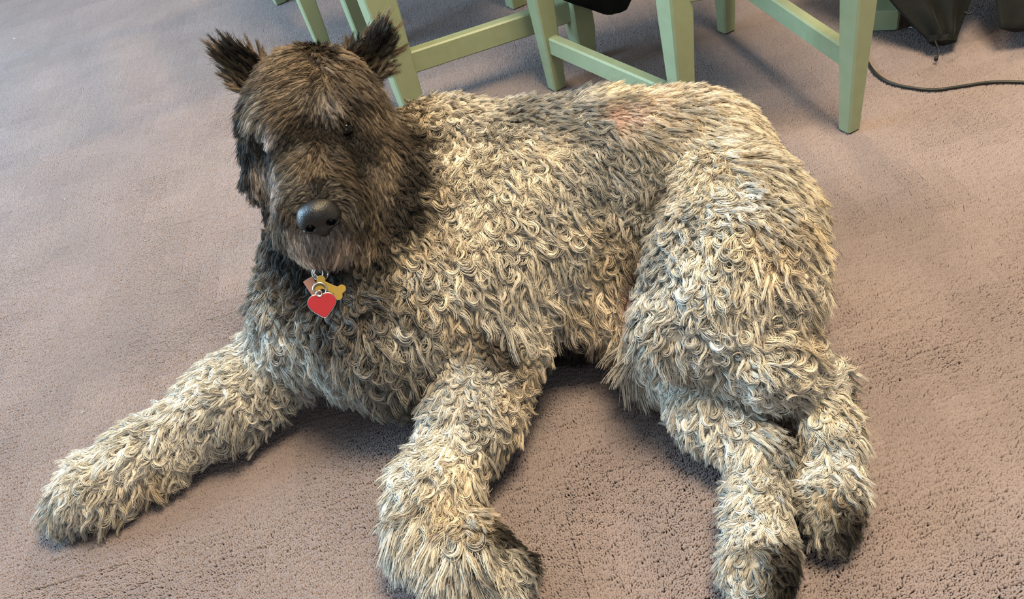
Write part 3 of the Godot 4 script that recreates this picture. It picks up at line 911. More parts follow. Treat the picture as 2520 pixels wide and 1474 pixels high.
	guide(1, Vector3(0.046, 0.063, -0.712), Vector3(-0.090, -0.745, 0.661), Color(0.030, 0.026, 0.023), 0.032, 0.30)  # belly underside blackened in the tint for the shade between the legs
	guide(1, Vector3(0.065, 0.048, -0.715), Vector3(-0.090, -0.745, 0.661), Color(0.030, 0.026, 0.023), 0.032, 0.30)
	guide(1, Vector3(0.085, 0.021, -0.722), Vector3(-0.090, -0.745, 0.661), Color(0.030, 0.026, 0.023), 0.032, 0.30)
	guide(1, Vector3(0.140, 0.133, -0.680), Vector3(-0.187, -0.735, 0.652), Color(0.420, 0.240, 0.220), 0.010, 0.00)
	guide(1, Vector3(0.150, 0.153, -0.698), Vector3(-0.187, -0.735, 0.652), Color(0.150, 0.122, 0.098), 0.016, 0.20)
	guide(1, Vector3(0.115, 0.087, -0.667), Vector3(-0.378, -0.693, 0.614), Color(0.640, 0.585, 0.500), 0.060, 0.10)
	guide(1, Vector3(0.126, 0.164, -0.597), Vector3(-0.284, -0.717, 0.636), Color(0.640, 0.585, 0.500), 0.040, 0.20)
	guide(4, Vector3(0.236, 0.271, -0.824), Vector3(0.543, -0.628, 0.557), Color(0.740, 0.610, 0.450), 0.032, 0.10)
	guide(4, Vector3(0.281, 0.259, -0.799), Vector3(0.218, -0.730, 0.648), Color(0.840, 0.745, 0.600), 0.032, 0.10)
	guide(4, Vector3(0.297, 0.257, -0.718), Vector3(0.348, -0.701, 0.622), Color(0.840, 0.745, 0.600), 0.034, 0.15)
	guide(4, Vector3(0.235, 0.253, -0.741), Vector3(-0.187, -0.735, 0.652), Color(0.840, 0.745, 0.600), 0.034, 0.20)
	guide(4, Vector3(0.204, 0.237, -0.747), Vector3(-0.284, -0.717, 0.636), Color(0.150, 0.130, 0.110), 0.024, 0.40)  # crease shade between torso and thigh, put into the coat tint
	guide(4, Vector3(0.193, 0.252, -0.651), Vector3(-0.284, -0.717, 0.636), Color(0.640, 0.585, 0.500), 0.034, 0.90)
	guide(4, Vector3(0.247, 0.263, -0.653), Vector3(-0.090, -0.745, 0.661), Color(0.860, 0.800, 0.700), 0.034, 0.30)
	guide(4, Vector3(0.299, 0.244, -0.670), Vector3(0.093, -0.745, 0.661), Color(0.840, 0.745, 0.600), 0.034, 0.30)
	guide(4, Vector3(0.320, 0.216, -0.637), Vector3(-0.090, -0.745, 0.661), Color(0.560, 0.460, 0.330), 0.036, 0.60)
	guide(4, Vector3(0.264, 0.247, -0.593), Vector3(-0.187, -0.735, 0.652), Color(0.740, 0.610, 0.450), 0.036, 0.60)
	guide(4, Vector3(0.373, 0.121, -0.689), Vector3(-0.090, -0.745, 0.661), Color(0.560, 0.460, 0.330), 0.034, 0.60)
	guide(4, Vector3(0.223, 0.251, -0.594), Vector3(-0.284, -0.717, 0.636), Color(0.840, 0.745, 0.600), 0.036, 0.70)
	guide(4, Vector3(0.179, 0.229, -0.595), Vector3(-0.466, -0.662, 0.587), Color(0.860, 0.800, 0.700), 0.034, 0.90)
	guide(4, Vector3(0.162, 0.226, -0.640), Vector3(-0.466, -0.662, 0.587), Color(0.410, 0.390, 0.355), 0.032, 0.90)
	guide(4, Vector3(0.151, 0.198, -0.596), Vector3(-0.547, -0.626, 0.555), Color(0.860, 0.800, 0.700), 0.034, 0.80)
	guide(4, Vector3(0.210, 0.215, -0.565), Vector3(-0.284, -0.717, 0.636), Color(0.840, 0.745, 0.600), 0.036, 0.60)
	guide(4, Vector3(0.270, 0.198, -0.557), Vector3(0.175, -0.737, 0.653), Color(0.840, 0.745, 0.600), 0.036, 0.60)
	guide(4, Vector3(0.184, 0.173, -0.558), Vector3(-0.187, -0.735, 0.652), Color(0.860, 0.800, 0.700), 0.034, 0.90)
	guide(4, Vector3(0.231, 0.167, -0.538), Vector3(0.268, -0.721, 0.639), Color(0.840, 0.745, 0.600), 0.036, 0.80)
	guide(4, Vector3(0.272, 0.159, -0.541), Vector3(0.477, -0.657, 0.583), Color(0.740, 0.610, 0.450), 0.034, 0.50)
	guide(4, Vector3(0.213, 0.138, -0.525), Vector3(0.004, -0.748, 0.663), Color(0.860, 0.800, 0.700), 0.032, 0.90)
	guide(4, Vector3(0.190, 0.105, -0.549), Vector3(-0.187, -0.735, 0.652), Color(0.640, 0.585, 0.500), 0.030, 0.80)
	guide(4, Vector3(0.251, 0.134, -0.514), Vector3(0.663, -0.560, 0.497), Color(0.840, 0.745, 0.600), 0.034, 0.60)
	guide(4, Vector3(0.303, 0.104, -0.529), Vector3(0.997, 0.053, -0.047), Color(0.860, 0.800, 0.700), 0.032, 0.80)
	guide(4, Vector3(0.321, 0.074, -0.516), Vector3(0.004, -0.748, 0.663), Color(0.150, 0.122, 0.098), 0.026, 0.50)
	guide(4, Vector3(0.279, 0.082, -0.496), Vector3(-0.284, -0.717, 0.636), Color(0.840, 0.745, 0.600), 0.030, 0.60)
	guide(4, Vector3(0.247, 0.072, -0.523), Vector3(-0.284, -0.717, 0.636), Color(0.640, 0.585, 0.500), 0.030, 0.60)
	guide(4, Vector3(0.272, 0.071, -0.464), Vector3(-0.090, -0.745, 0.661), Color(0.860, 0.800, 0.700), 0.026, 0.50)
	guide(4, Vector3(0.241, 0.062, -0.445), Vector3(-0.547, -0.626, 0.555), Color(0.860, 0.800, 0.700), 0.024, 0.50)
	guide(4, Vector3(0.269, 0.067, -0.432), Vector3(0.093, -0.745, 0.661), Color(0.860, 0.800, 0.700), 0.026, 0.40)
	guide(4, Vector3(0.243, 0.064, -0.415), Vector3(-0.284, -0.717, 0.636), Color(0.560, 0.460, 0.330), 0.024, 0.50)
	guide(4, Vector3(0.253, 0.059, -0.405), Vector3(-0.090, -0.745, 0.661), Color(0.150, 0.122, 0.098), 0.022, 0.40)
	guide(4, Vector3(0.227, 0.049, -0.414), Vector3(-0.547, -0.626, 0.555), Color(0.640, 0.585, 0.500), 0.024, 0.50)
	guide(4, Vector3(0.252, 0.048, -0.394), Vector3(-0.090, -0.745, 0.661), Color(0.030, 0.026, 0.023), 0.020, 0.40)
	guide(4, Vector3(0.238, 0.047, -0.390), Vector3(-0.187, -0.735, 0.652), Color(0.030, 0.026, 0.023), 0.020, 0.50)
	guide(4, Vector3(0.227, 0.037, -0.388), Vector3(-0.284, -0.717, 0.636), Color(0.150, 0.130, 0.110), 0.020, 0.50)
	guide(4, Vector3(0.222, 0.036, -0.400), Vector3(-0.378, -0.693, 0.614), Color(0.640, 0.585, 0.500), 0.024, 0.50)
	guide(5, Vector3(0.146, 0.090, -0.596), Vector3(-0.547, -0.626, 0.555), Color(0.860, 0.800, 0.700), 0.030, 0.60)
	guide(5, Vector3(0.167, 0.098, -0.562), Vector3(-0.187, -0.735, 0.652), Color(0.640, 0.585, 0.500), 0.026, 0.30)
	guide(5, Vector3(0.164, 0.077, -0.533), Vector3(-0.466, -0.662, 0.587), Color(0.860, 0.800, 0.700), 0.032, 0.50)
	guide(5, Vector3(0.199, 0.078, -0.507), Vector3(0.130, -0.742, 0.658), Color(0.860, 0.800, 0.700), 0.030, 0.40)
	guide(5, Vector3(0.184, 0.068, -0.482), Vector3(-0.284, -0.717, 0.636), Color(0.860, 0.800, 0.700), 0.030, 0.40)
	guide(5, Vector3(0.227, 0.064, -0.480), Vector3(-0.090, -0.745, 0.661), Color(0.410, 0.390, 0.355), 0.030, 0.50)
	guide(5, Vector3(0.189, 0.068, -0.443), Vector3(-0.187, -0.735, 0.652), Color(0.860, 0.800, 0.700), 0.028, 0.40)
	guide(5, Vector3(0.167, 0.068, -0.403), Vector3(-0.284, -0.717, 0.636), Color(0.860, 0.800, 0.700), 0.026, 0.40)
	guide(5, Vector3(0.172, 0.066, -0.382), Vector3(-0.090, -0.745, 0.661), Color(0.150, 0.130, 0.110), 0.022, 0.30)
	guide(5, Vector3(0.177, 0.059, -0.371), Vector3(0.004, -0.748, 0.663), Color(0.030, 0.026, 0.023), 0.020, 0.30)
	guide(5, Vector3(0.136, 0.058, -0.378), Vector3(-0.466, -0.662, 0.587), Color(0.640, 0.585, 0.500), 0.028, 0.40)
	guide(5, Vector3(0.157, 0.059, -0.360), Vector3(-0.090, -0.745, 0.661), Color(0.030, 0.026, 0.023), 0.020, 0.40)
	guide(5, Vector3(0.166, 0.052, -0.355), Vector3(-0.090, -0.745, 0.661), Color(0.030, 0.026, 0.023), 0.020, 0.40)
	guide(5, Vector3(0.146, 0.062, -0.368), Vector3(-0.284, -0.717, 0.636), Color(0.410, 0.390, 0.355), 0.024, 0.40)
	guide(5, Vector3(0.135, 0.050, -0.355), Vector3(-0.284, -0.717, 0.636), Color(0.860, 0.800, 0.700), 0.030, 0.40)
	guide(2, Vector3(-0.061, 0.162, -0.679), Vector3(-0.090, -0.745, 0.661), Color(0.560, 0.460, 0.330), 0.032, 0.90)
	guide(2, Vector3(-0.033, 0.147, -0.669), Vector3(-0.284, -0.717, 0.636), Color(0.150, 0.122, 0.098), 0.026, 1.00)
	guide(2, Vector3(-0.046, 0.159, -0.676), Vector3(-0.284, -0.717, 0.636), Color(0.150, 0.122, 0.098), 0.026, 1.00)
	guide(2, Vector3(-0.025, 0.134, -0.660), Vector3(-0.187, -0.735, 0.652), Color(0.150, 0.122, 0.098), 0.026, 1.00)
	guide(2, Vector3(-0.000, 0.133, -0.675), Vector3(0.004, -0.748, 0.663), Color(0.840, 0.745, 0.600), 0.034, 0.70)
	guide(2, Vector3(-0.005, 0.103, -0.658), Vector3(0.130, -0.742, 0.658), Color(0.740, 0.610, 0.450), 0.030, 0.60)
	guide(2, Vector3(-0.085, 0.135, -0.667), Vector3(-0.466, -0.662, 0.587), Color(0.640, 0.585, 0.500), 0.030, 0.90)
	guide(2, Vector3(-0.058, 0.125, -0.639), Vector3(-0.284, -0.717, 0.636), Color(0.860, 0.800, 0.700), 0.028, 1.00)
	guide(2, Vector3(-0.105, 0.116, -0.628), Vector3(-0.547, -0.626, 0.555), Color(0.640, 0.585, 0.500), 0.030, 0.70)
	guide(2, Vector3(-0.038, 0.098, -0.623), Vector3(0.004, -0.748, 0.663), Color(0.740, 0.610, 0.450), 0.030, 0.60)
	guide(2, Vector3(-0.084, 0.104, -0.599), Vector3(-0.284, -0.717, 0.636), Color(0.860, 0.800, 0.700), 0.030, 0.90)
	guide(2, Vector3(-0.123, 0.103, -0.596), Vector3(-0.466, -0.662, 0.587), Color(0.860, 0.800, 0.700), 0.032, 0.60)
	guide(2, Vector3(-0.071, 0.070, -0.585), Vector3(-0.090, -0.745, 0.661), Color(0.560, 0.460, 0.330), 0.032, 0.50)
	guide(2, Vector3(-0.141, 0.101, -0.564), Vector3(-0.466, -0.662, 0.587), Color(0.860, 0.800, 0.700), 0.036, 0.40)
	guide(2, Vector3(-0.111, 0.083, -0.549), Vector3(-0.284, -0.717, 0.636), Color(0.840, 0.745, 0.600), 0.036, 0.40)
	guide(2, Vector3(-0.166, 0.090, -0.537), Vector3(-0.466, -0.662, 0.587), Color(0.640, 0.585, 0.500), 0.040, 0.20)
	guide(2, Vector3(-0.131, 0.081, -0.510), Vector3(-0.187, -0.735, 0.652), Color(0.740, 0.610, 0.450), 0.040, 0.20)
	guide(2, Vector3(-0.176, 0.077, -0.512), Vector3(-0.284, -0.717, 0.636), Color(0.860, 0.800, 0.700), 0.050, 0.15)
	guide(2, Vector3(-0.145, 0.074, -0.484), Vector3(-0.090, -0.745, 0.661), Color(0.860, 0.800, 0.700), 0.050, 0.15)
	guide(2, Vector3(-0.099, 0.070, -0.501), Vector3(0.268, -0.721, 0.639), Color(0.740, 0.610, 0.450), 0.030, 0.40)
	guide(2, Vector3(-0.088, 0.063, -0.496), Vector3(0.396, -0.687, 0.609), Color(0.030, 0.026, 0.023), 0.018, 0.40)
	guide(2, Vector3(-0.080, 0.060, -0.482), Vector3(0.396, -0.687, 0.609), Color(0.030, 0.026, 0.023), 0.018, 0.40)
	guide(2, Vector3(-0.069, 0.049, -0.472), Vector3(0.477, -0.657, 0.583), Color(0.030, 0.026, 0.023), 0.020, 0.40)
	guide(2, Vector3(-0.061, 0.045, -0.456), Vector3(0.477, -0.657, 0.583), Color(0.030, 0.026, 0.023), 0.020, 0.40)
	guide(2, Vector3(-0.075, 0.055, -0.453), Vector3(0.175, -0.737, 0.653), Color(0.640, 0.585, 0.500), 0.024, 0.40)
	guide(2, Vector3(-0.067, 0.045, -0.442), Vector3(0.268, -0.721, 0.639), Color(0.410, 0.390, 0.355), 0.024, 0.30)
	guide(2, Vector3(-0.108, 0.065, -0.453), Vector3(0.004, -0.748, 0.663), Color(0.640, 0.585, 0.500), 0.045, 0.15)
	guide(2, Vector3(-0.088, 0.049, -0.441), Vector3(0.004, -0.748, 0.663), Color(0.860, 0.800, 0.700), 0.036, 0.40)
	guide(3, Vector3(-0.282, 0.173, -0.761), Vector3(-0.649, -0.569, 0.505), Color(0.860, 0.800, 0.700), 0.034, 0.60)
	guide(3, Vector3(-0.272, 0.135, -0.751), Vector3(-0.284, -0.717, 0.636), Color(0.640, 0.585, 0.500), 0.036, 0.60)
	guide(3, Vector3(-0.342, 0.123, -0.791), Vector3(-0.714, -0.524, 0.465), Color(0.860, 0.800, 0.700), 0.032, 0.60)
	guide(3, Vector3(-0.377, 0.116, -0.775), Vector3(-0.714, -0.524, 0.465), Color(0.860, 0.800, 0.700), 0.032, 0.60)
	guide(3, Vector3(-0.340, 0.088, -0.763), Vector3(-0.090, -0.745, 0.661), Color(0.640, 0.585, 0.500), 0.038, 0.50)
	guide(3, Vector3(-0.273, 0.105, -0.758), Vector3(0.326, -0.707, 0.627), Color(0.410, 0.390, 0.355), 0.042, 0.40)
	guide(3, Vector3(-0.414, 0.101, -0.753), Vector3(-0.620, -0.587, 0.521), Color(0.860, 0.800, 0.700), 0.034, 0.50)
	guide(3, Vector3(-0.393, 0.075, -0.739), Vector3(-0.090, -0.745, 0.661), Color(0.640, 0.585, 0.500), 0.042, 0.50)
	guide(3, Vector3(-0.463, 0.087, -0.745), Vector3(-0.620, -0.587, 0.521), Color(0.860, 0.800, 0.700), 0.034, 0.40)
	guide(3, Vector3(-0.463, 0.050, -0.730), Vector3(-0.187, -0.735, 0.652), Color(0.840, 0.745, 0.600), 0.042, 0.60)
	guide(3, Vector3(-0.511, 0.083, -0.729), Vector3(-0.683, -0.547, 0.485), Color(0.860, 0.800, 0.700), 0.034, 0.30)
	guide(3, Vector3(-0.509, 0.051, -0.713), Vector3(-0.284, -0.717, 0.636), Color(0.740, 0.610, 0.450), 0.040, 0.50)
	guide(3, Vector3(-0.554, 0.078, -0.719), Vector3(-0.714, -0.524, 0.465), Color(0.860, 0.800, 0.700), 0.034, 0.30)
	guide(3, Vector3(-0.556, 0.050, -0.699), Vector3(-0.284, -0.717, 0.636), Color(0.840, 0.745, 0.600), 0.040, 0.40)
	guide(3, Vector3(-0.592, 0.072, -0.705), Vector3(-0.714, -0.524, 0.465), Color(0.860, 0.800, 0.700), 0.030, 0.20)
	guide(3, Vector3(-0.613, 0.046, -0.696), Vector3(-0.466, -0.662, 0.587), Color(0.410, 0.390, 0.355), 0.030, 0.30)
	guide(3, Vector3(-0.564, 0.009, -0.709), Vector3(-0.187, -0.735, 0.652), Color(0.740, 0.610, 0.450), 0.040, 0.40)


var f_org := Vector3.ZERO
var f_cell := 0.01
var f_nx := 0
var f_ny := 0
var f_nz := 0
var field := PackedFloat32Array()


func field_begin(lo: Vector3, hi: Vector3, cell: float) -> void:
	f_org = lo
	f_cell = cell
	f_nx = int((hi.x - lo.x) / cell) + 2
	f_ny = int((hi.y - lo.y) / cell) + 2
	f_nz = int((hi.z - lo.z) / cell) + 2
	field = PackedFloat32Array()
	field.resize(f_nx * f_ny * f_nz)
	field.fill(1.0)


# joins a tapered capsule to the field; carve: cuts it out instead
func stamp(pa: Vector3, ra: float, pb: Vector3, rb: float, k: float, carve := false) -> void:
	var reach := maxf(ra, rb) + k + f_cell * 3.0
	var lo := (pa.min(pb) - Vector3.ONE * reach - f_org) / f_cell
	var hi := (pa.max(pb) + Vector3.ONE * reach - f_org) / f_cell
	var d := pb - pa
	var dd := maxf(d.length_squared(), 1e-12)
	var dr := rb - ra
	for iz in range(maxi(0, int(lo.z)), mini(f_nz, int(hi.z) + 2)):
		for iy in range(maxi(0, int(lo.y)), mini(f_ny, int(hi.y) + 2)):
			var at := (iz * f_ny + iy) * f_nx
			for ix in range(maxi(0, int(lo.x)), mini(f_nx, int(hi.x) + 2)):
				var q := f_org + Vector3(ix, iy, iz) * f_cell - pa
				var t := clampf(q.dot(d) / dd, 0.0, 1.0)
				var v := (q - d * t).length() - ra - dr * t
				var o := field[at + ix]
				if carve:
					v = -v
					var g := clampf(0.5 - 0.5 * (o - v) / k, 0.0, 1.0)
					field[at + ix] = lerpf(o, v, g) + k * g * (1.0 - g)
				else:
					var g := clampf(0.5 + 0.5 * (o - v) / k, 0.0, 1.0)
					field[at + ix] = lerpf(o, v, g) - k * g * (1.0 - g)


# [vertices, normals, indices]
func nets() -> Array:
	var v := PackedVector3Array()
	var n := PackedVector3Array()
	var idx := PackedInt32Array()
	var cell_at := PackedInt32Array()
	cell_at.resize(field.size())
	cell_at.fill(-1)
	var sx := 1
	var sy := f_nx
	var sz := f_nx * f_ny
	var corner := [0, sx, sy, sx + sy, sz, sx + sz, sy + sz, sx + sy + sz]
	var near := f_cell * 2.5
	for iz in f_nz - 1:
		for iy in f_ny - 1:
			var at := iz * sz + iy * sy
			for ix in f_nx - 1:
				var c := at + ix
				if absf(field[c]) > near:
					continue
				var inside := 0
				for k in 8:
					if field[c + corner[k]] < 0.0:
						inside += 1
				if inside == 0 or inside == 8:
					continue
				var sum := Vector3.ZERO
				var hits := 0
				for k in 8:
					for bit in [1, 2, 4]:
						if k & bit:
							continue
						var fa := field[c + corner[k]]
						var fb := field[c + corner[k | bit]]
						if (fa < 0.0) != (fb < 0.0):
							var t := fa / (fa - fb)
							var p := Vector3(k & 1, (k >> 1) & 1, (k >> 2) & 1)
							p[0 if bit == 1 else (1 if bit == 2 else 2)] += t
							sum += p
							hits += 1
				sum /= hits
				var g := Vector3.ZERO
				for k in 8:
					var fv := field[c + corner[k]]
					g += Vector3(1 if k & 1 else -1, 1 if k & 2 else -1, 1 if k & 4 else -1) * fv
				cell_at[c] = v.size()
				v.append(f_org + (Vector3(ix, iy, iz) + sum) * f_cell)
				n.append(g.normalized())
	for iz in range(1, f_nz - 1):
		for iy in range(1, f_ny - 1):
			var at := iz * sz + iy * sy
			for ix in range(1, f_nx - 1):
				var c := at + ix
				if cell_at[c] < 0:
					continue
				var inside := field[c] < 0.0
				for axis in 3:
					var s: int = [sx, sy, sz][axis]
					if (field[c + s] < 0.0) == inside:
						continue
					var a: int = [sy, sz, sx][axis]
					var b: int = [sz, sx, sy][axis]
					var q := [cell_at[c], cell_at[c - a], cell_at[c - a - b], cell_at[c - b]]
					if q.min() < 0:
						continue
					if not inside:
						idx.append_array([q[0], q[1], q[2], q[0], q[2], q[3]])
					else:
						idx.append_array([q[0], q[2], q[1], q[0], q[3], q[2]])
	return [v, n, idx]


# ------------------------------------------------------------------ fur
const KINDS := 12


# one lock of hair along +z, root at the origin, +y away from the skin, one unit long: strands that run side by side along one curved path
func lock(kind: int, s: int) -> ArrayMesh:
	var r := RandomNumberGenerator.new()
	r.seed = s
	var v := PackedVector3Array()
	var n := PackedVector3Array()
	var col := PackedColorArray()
	var idx := PackedInt32Array()
	var fuzz := kind >= 10
	var strands := 14 if fuzz else 26
	var steps := 6 if fuzz else (9 if kind < 4 else 14)
	for k in strands:
		var a := r.randf() * TAU
		var q := sqrt(r.randf())
		var ox := cos(a) * q
		var oy := sin(a) * q
		var stray := r.randfn() * (0.35 if fuzz else 0.05)
		var rise := r.randfn() * (0.18 if fuzz else 0.04)
		if not fuzz and r.randf() < 0.15:
			stray *= 4.0
			rise *= 3.0
		var tone := r.randf_range(0.86, 1.0)
		var size := r.randf_range(0.78, 1.0)
		var thin := (0.012 if fuzz else 0.0116) * r.randf_range(0.8, 1.25)
		var c := Vector3(0, -0.04, 0)
		var side := Vector3.RIGHT
		var az0 := stray
		for i in steps + 1:
			var t := float(i) / steps
			var el := lerpf(0.35, 1.35, smoothstep(0.0, 0.6, t)) + rise
			var az := az0
			var hook := smoothstep(0.15, 1.0, t)
			match kind:
				0:
					az += 0.2 * sin(t * 3.0)
				1:
					az += 0.35 * sin(t * 4.5 + 2.4)
					el += 0.15 * sin(t * 6.0)
				2:
					az += 0.85 * sin(t * 6.5)
					el += 0.25 * sin(t * 5.0 + 1.0)
				3:
					az += 0.9 * sin(t * 7.0 + 2.8)
					el += 0.25 * sin(t * 6.5)
				4:
					az += -0.5 + 2.9 * hook
					el += 0.3 * t
				5:
					az += 0.5 - 2.9 * hook
					el += 0.3 * t
				6:
					az += 0.3 * sin(t * 3.0)
					el += 2.3 * hook * hook
				7:
					az += -0.6 + 4.6 * hook
					el += 0.1 * t
				8:
					az += 0.6 - 4.6 * hook
					el += 0.1 * t
				9:
					az += 0.5 - 1.2 * hook
					el += 1.7 * hook
				11:
					az += 0.8 * sin(t * 6.0 + stray * 3.0)
			var dir := Vector3(sin(el) * sin(az), cos(el), sin(el) * cos(az))
			if i > 0:
				c += dir * size / steps
			side = (side - dir * side.dot(dir)).normalized()
			var up := side.cross(dir)
			var open := (0.085 if not fuzz else 0.15) * (0.55 + 0.9 * smoothstep(0.0, 0.3, t)) * (1.0 - 0.85 * smoothstep(0.45, 1.0, t))
			var p := c + side * ox * open + up * oy * open * 0.5
			var w := thin * (1.0 if t < 0.5 else lerpf(1.0, 0.25, (t - 0.5) / 0.5))
			for m in 3:
				var b := TAU * m / 3.0
				var out := side * cos(b) + up * sin(b)
				v.append(p + out * w)
				n.append((out * 0.55 + (side * ox + up * oy) * 0.6).normalized())
				col.append(Color(tone, tone, tone))
			if i > 0:
				var base := v.size() - 6
				for m in 3:
					var l := (m + 1) % 3
					idx.append_array([base + m, base + 3 + l, base + 3 + m, base + m, base + l, base + 3 + l])
	return arrays_mesh(v, n, col, idx, false)


var locks := []
var swirl := FastNoiseLite.new()
var patchy := FastNoiseLite.new()


class Rows:
	var b := PackedFloat32Array()


# scatters locks over triangles; at vertex k: flow[k], tint[k], size[k], curl[k], region[k]; returns Rows by region * KINDS + kind
func scatter(v: PackedVector3Array, n: PackedVector3Array, idx: PackedInt32Array, flow: PackedVector3Array, tint: PackedColorArray, size: PackedFloat32Array, curl: PackedFloat32Array, region: PackedInt32Array, regions: int, density: float, r: RandomNumberGenerator) -> Array:
	var out := []
	for i in regions * KINDS:
		out.append(Rows.new())
	var grey := Color(0.52, 0.49, 0.44)
	for t in range(0, idx.size(), 3):
		var ia := idx[t]
		var ib := idx[t + 1]
		var ic := idx[t + 2]
		var pa := v[ia]
		var pb := v[ib]
		var pc := v[ic]
		if pa.y < 0.004 or n[ia].y < -0.6 and pa.y < 0.05:
			continue
		var len0 := size[ia]
		var want := (pb - pa).cross(pc - pa).length() * 0.5 * density * clampf(pow(0.032 / len0, 1.4), 0.6, 3.6) * (1.15 if regions > 1 and region[ia] == 0 else 1.0)
		var count := int(want + r.randf())
		for k in count:
			var u := r.randf()
			var w := r.randf()
			if u + w > 1.0:
				u = 1.0 - u
				w = 1.0 - w
			var p := pa + (pb - pa) * u + (pc - pa) * w
			var nn := (n[ia] * (1.0 - u - w) + n[ib] * u + n[ic] * w).normalized()
			var fl := flow[ia] * (1.0 - u - w) + flow[ib] * u + flow[ic] * w
			var cu := curl[ia] * (1.0 - u - w) + curl[ib] * u + curl[ic] * w
			var ln := size[ia] * (1.0 - u - w) + size[ib] * u + size[ic] * w
			fl = (fl - nn * fl.dot(nn))
			if fl.length() < 0.05:
				fl = nn.cross(Vector3(0.3, 0.2, 0.9))
			fl = fl.normalized()
			var sw := swirl.get_noise_3dv(p)
			fl = fl.rotated(nn, sw * (0.5 + 1.6 * cu) + r.randfn() * (0.12 + 0.3 * cu))
			if p.y < 0.03:
				# at the floor the hair lies out over the carpet
				nn = (nn + Vector3.UP * 0.4).normalized()
				fl = (fl - nn * fl.dot(nn)).normalized()
			var x := nn.cross(fl)
			var c := tint[ia] * (1.0 - u - w) + tint[ib] * u + tint[ic] * w
			var under := r.randf() < 0.45
			var L := ln * r.randf_range(0.8, 1.2)
			var lift := L * r.randf_range(0.6, 1.1)
			var width := clampf(0.62 + 0.28 * 0.03 / L, 0.6, 1.7) * L * r.randf_range(0.8, 1.2)
			if regions > 1 and region[ia] == 0:
				width *= 0.8
			var kind := 0
			var pick := r.randf()
			if under:
				L *= 0.62
				lift = L * 0.8
				width = L * 1.1
				kind = 10 if cu < 0.3 else 11
			elif cu < 0.18:
				kind = 0 if pick < 0.6 else 1
			elif pick < cu * 0.85:
				var ring := r.randf() < (cu - 0.4) * 1.2
				kind = [7, 8, 9][r.randi() % 3] if ring else [4, 5, 6][r.randi() % 3]
				if ring:
					width *= 0.9
					L *= 0.8
			elif pick < 0.4 + cu * 0.6:
				kind = 2 + (r.randi() % 2)
			else:
				kind = r.randi() % 3
			var lum := patchy.get_noise_3dv(p)
			var g := clampf((patchy.get_noise_3dv(p + Vector3(3, 1, 7)) - 0.05) * 1.8, 0.0, 0.55)
			if c.r > 0.5:
				c = c.lerp(grey, g)
			var k2 := (1.0 + 0.25 * lum) * r.randf_range(0.82, 1.25)
			if under:
				k2 *= 1.0
			elif region[ia] == 0:
				k2 = (r.randf_range(0.6, 1.05) if r.randf() < 0.72 else r.randf_range(1.1, 1.7)) * (1.0 + 0.45 * patchy.get_noise_3dv(p * 1.6 + Vector3(9, 0, 2)))
			var rows: Rows = out[region[ia] * KINDS + kind]
			rows.b.append_array(PackedFloat32Array([x.x * width, nn.x * lift, fl.x * L, p.x, x.y * width, nn.y * lift, fl.y * L, p.y, x.z * width, nn.z * lift, fl.z * L, p.z, c.r * k2, c.g * k2, c.b * k2, 1.0]))
	return out


func ear(o: Node3D, base: Vector3, tip: Vector3, face: Vector3, wide: float, pale_side: float, s: int, hair: Material, skin: Material) -> void:
	# a pointed, slightly cupped flap with thickness
	var up := (tip - base)
	var high := up.length()
	up /= high
	face = (face - up * face.dot(up)).normalized()
	var side := face.cross(up)
	var nv := 9
	var nu := 9
	var v := PackedVector3Array()
	var n := PackedVector3Array()
	var idx := PackedInt32Array()
	for back in 2:
		for i in nv:
			var t := float(i) / (nv - 1)
			var w := wide * 0.5 * sqrt(maxf(0.0, 1.0 - pow(t, 1.7))) * (1.0 - 0.2 * t) + 0.003
			for k in nu:
				var q := float(k) / (nu - 1) * 2.0 - 1.0
				var p := base + up * t * high + side * q * w + face * (0.35 * w * q * q - 0.008 * t + (-0.003 if back else 0.003) * (1.0 - q * q))
				v.append(p)
				var nn := (face - side * 0.7 * q).normalized()
				n.append(nn * (-1.0 if back else 1.0))
	for back in 2:
		for i in nv - 1:
			for k in nu - 1:
				var b := back * nv * nu + i * nu + k
				if back:
					idx.append_array([b, b + nu, b + 1, b + 1, b + nu, b + nu + 1])
				else:
					idx.append_array([b, b + 1, b + nu, b + 1, b + nu + 1, b + nu])
	put("ear", arrays_mesh(v, n, PackedColorArray(), idx), skin, o)
	var e := o.get_child(o.get_child_count() - 1)
	var flow := PackedVector3Array()
	var tint := PackedColorArray()
	var size := PackedFloat32Array()
	var curl := PackedFloat32Array()
	var region := PackedInt32Array()
	for k in v.size():
		var q := (v[k] - base).dot(side) / (wide * 0.5)
		var t := (v[k] - base).dot(up) / high
		flow.append((up * 1.0 + side * q * 0.3 + face * 0.05).normalized())
		var black := Color(0.03, 0.026, 0.022)
		var pale := Color(0.33, 0.27, 0.2)
		var c := black.lerp(pale, clampf((q * pale_side - 0.45) * 1.8, 0.0, 1.0))
		if k >= nv * nu:
			c = Color(0.16, 0.12, 0.085)
		tint.append(c.lerp(Color(0.14, 0.1, 0.07), clampf(0.5 - t * 1.6, 0.0, 0.8)))
		size.append(0.024 + 0.014 * t)
		curl.append(0.08)
		region.append(0)
	var r := RandomNumberGenerator.new()
	r.seed = s
	var out := scatter(v, n, idx, flow, tint, size, curl, region, 1, 34000.0, r)
	for k in KINDS:
		if out[k].b.size():
			fill("ear_hair", locks[k], out[k].b, hair, e)


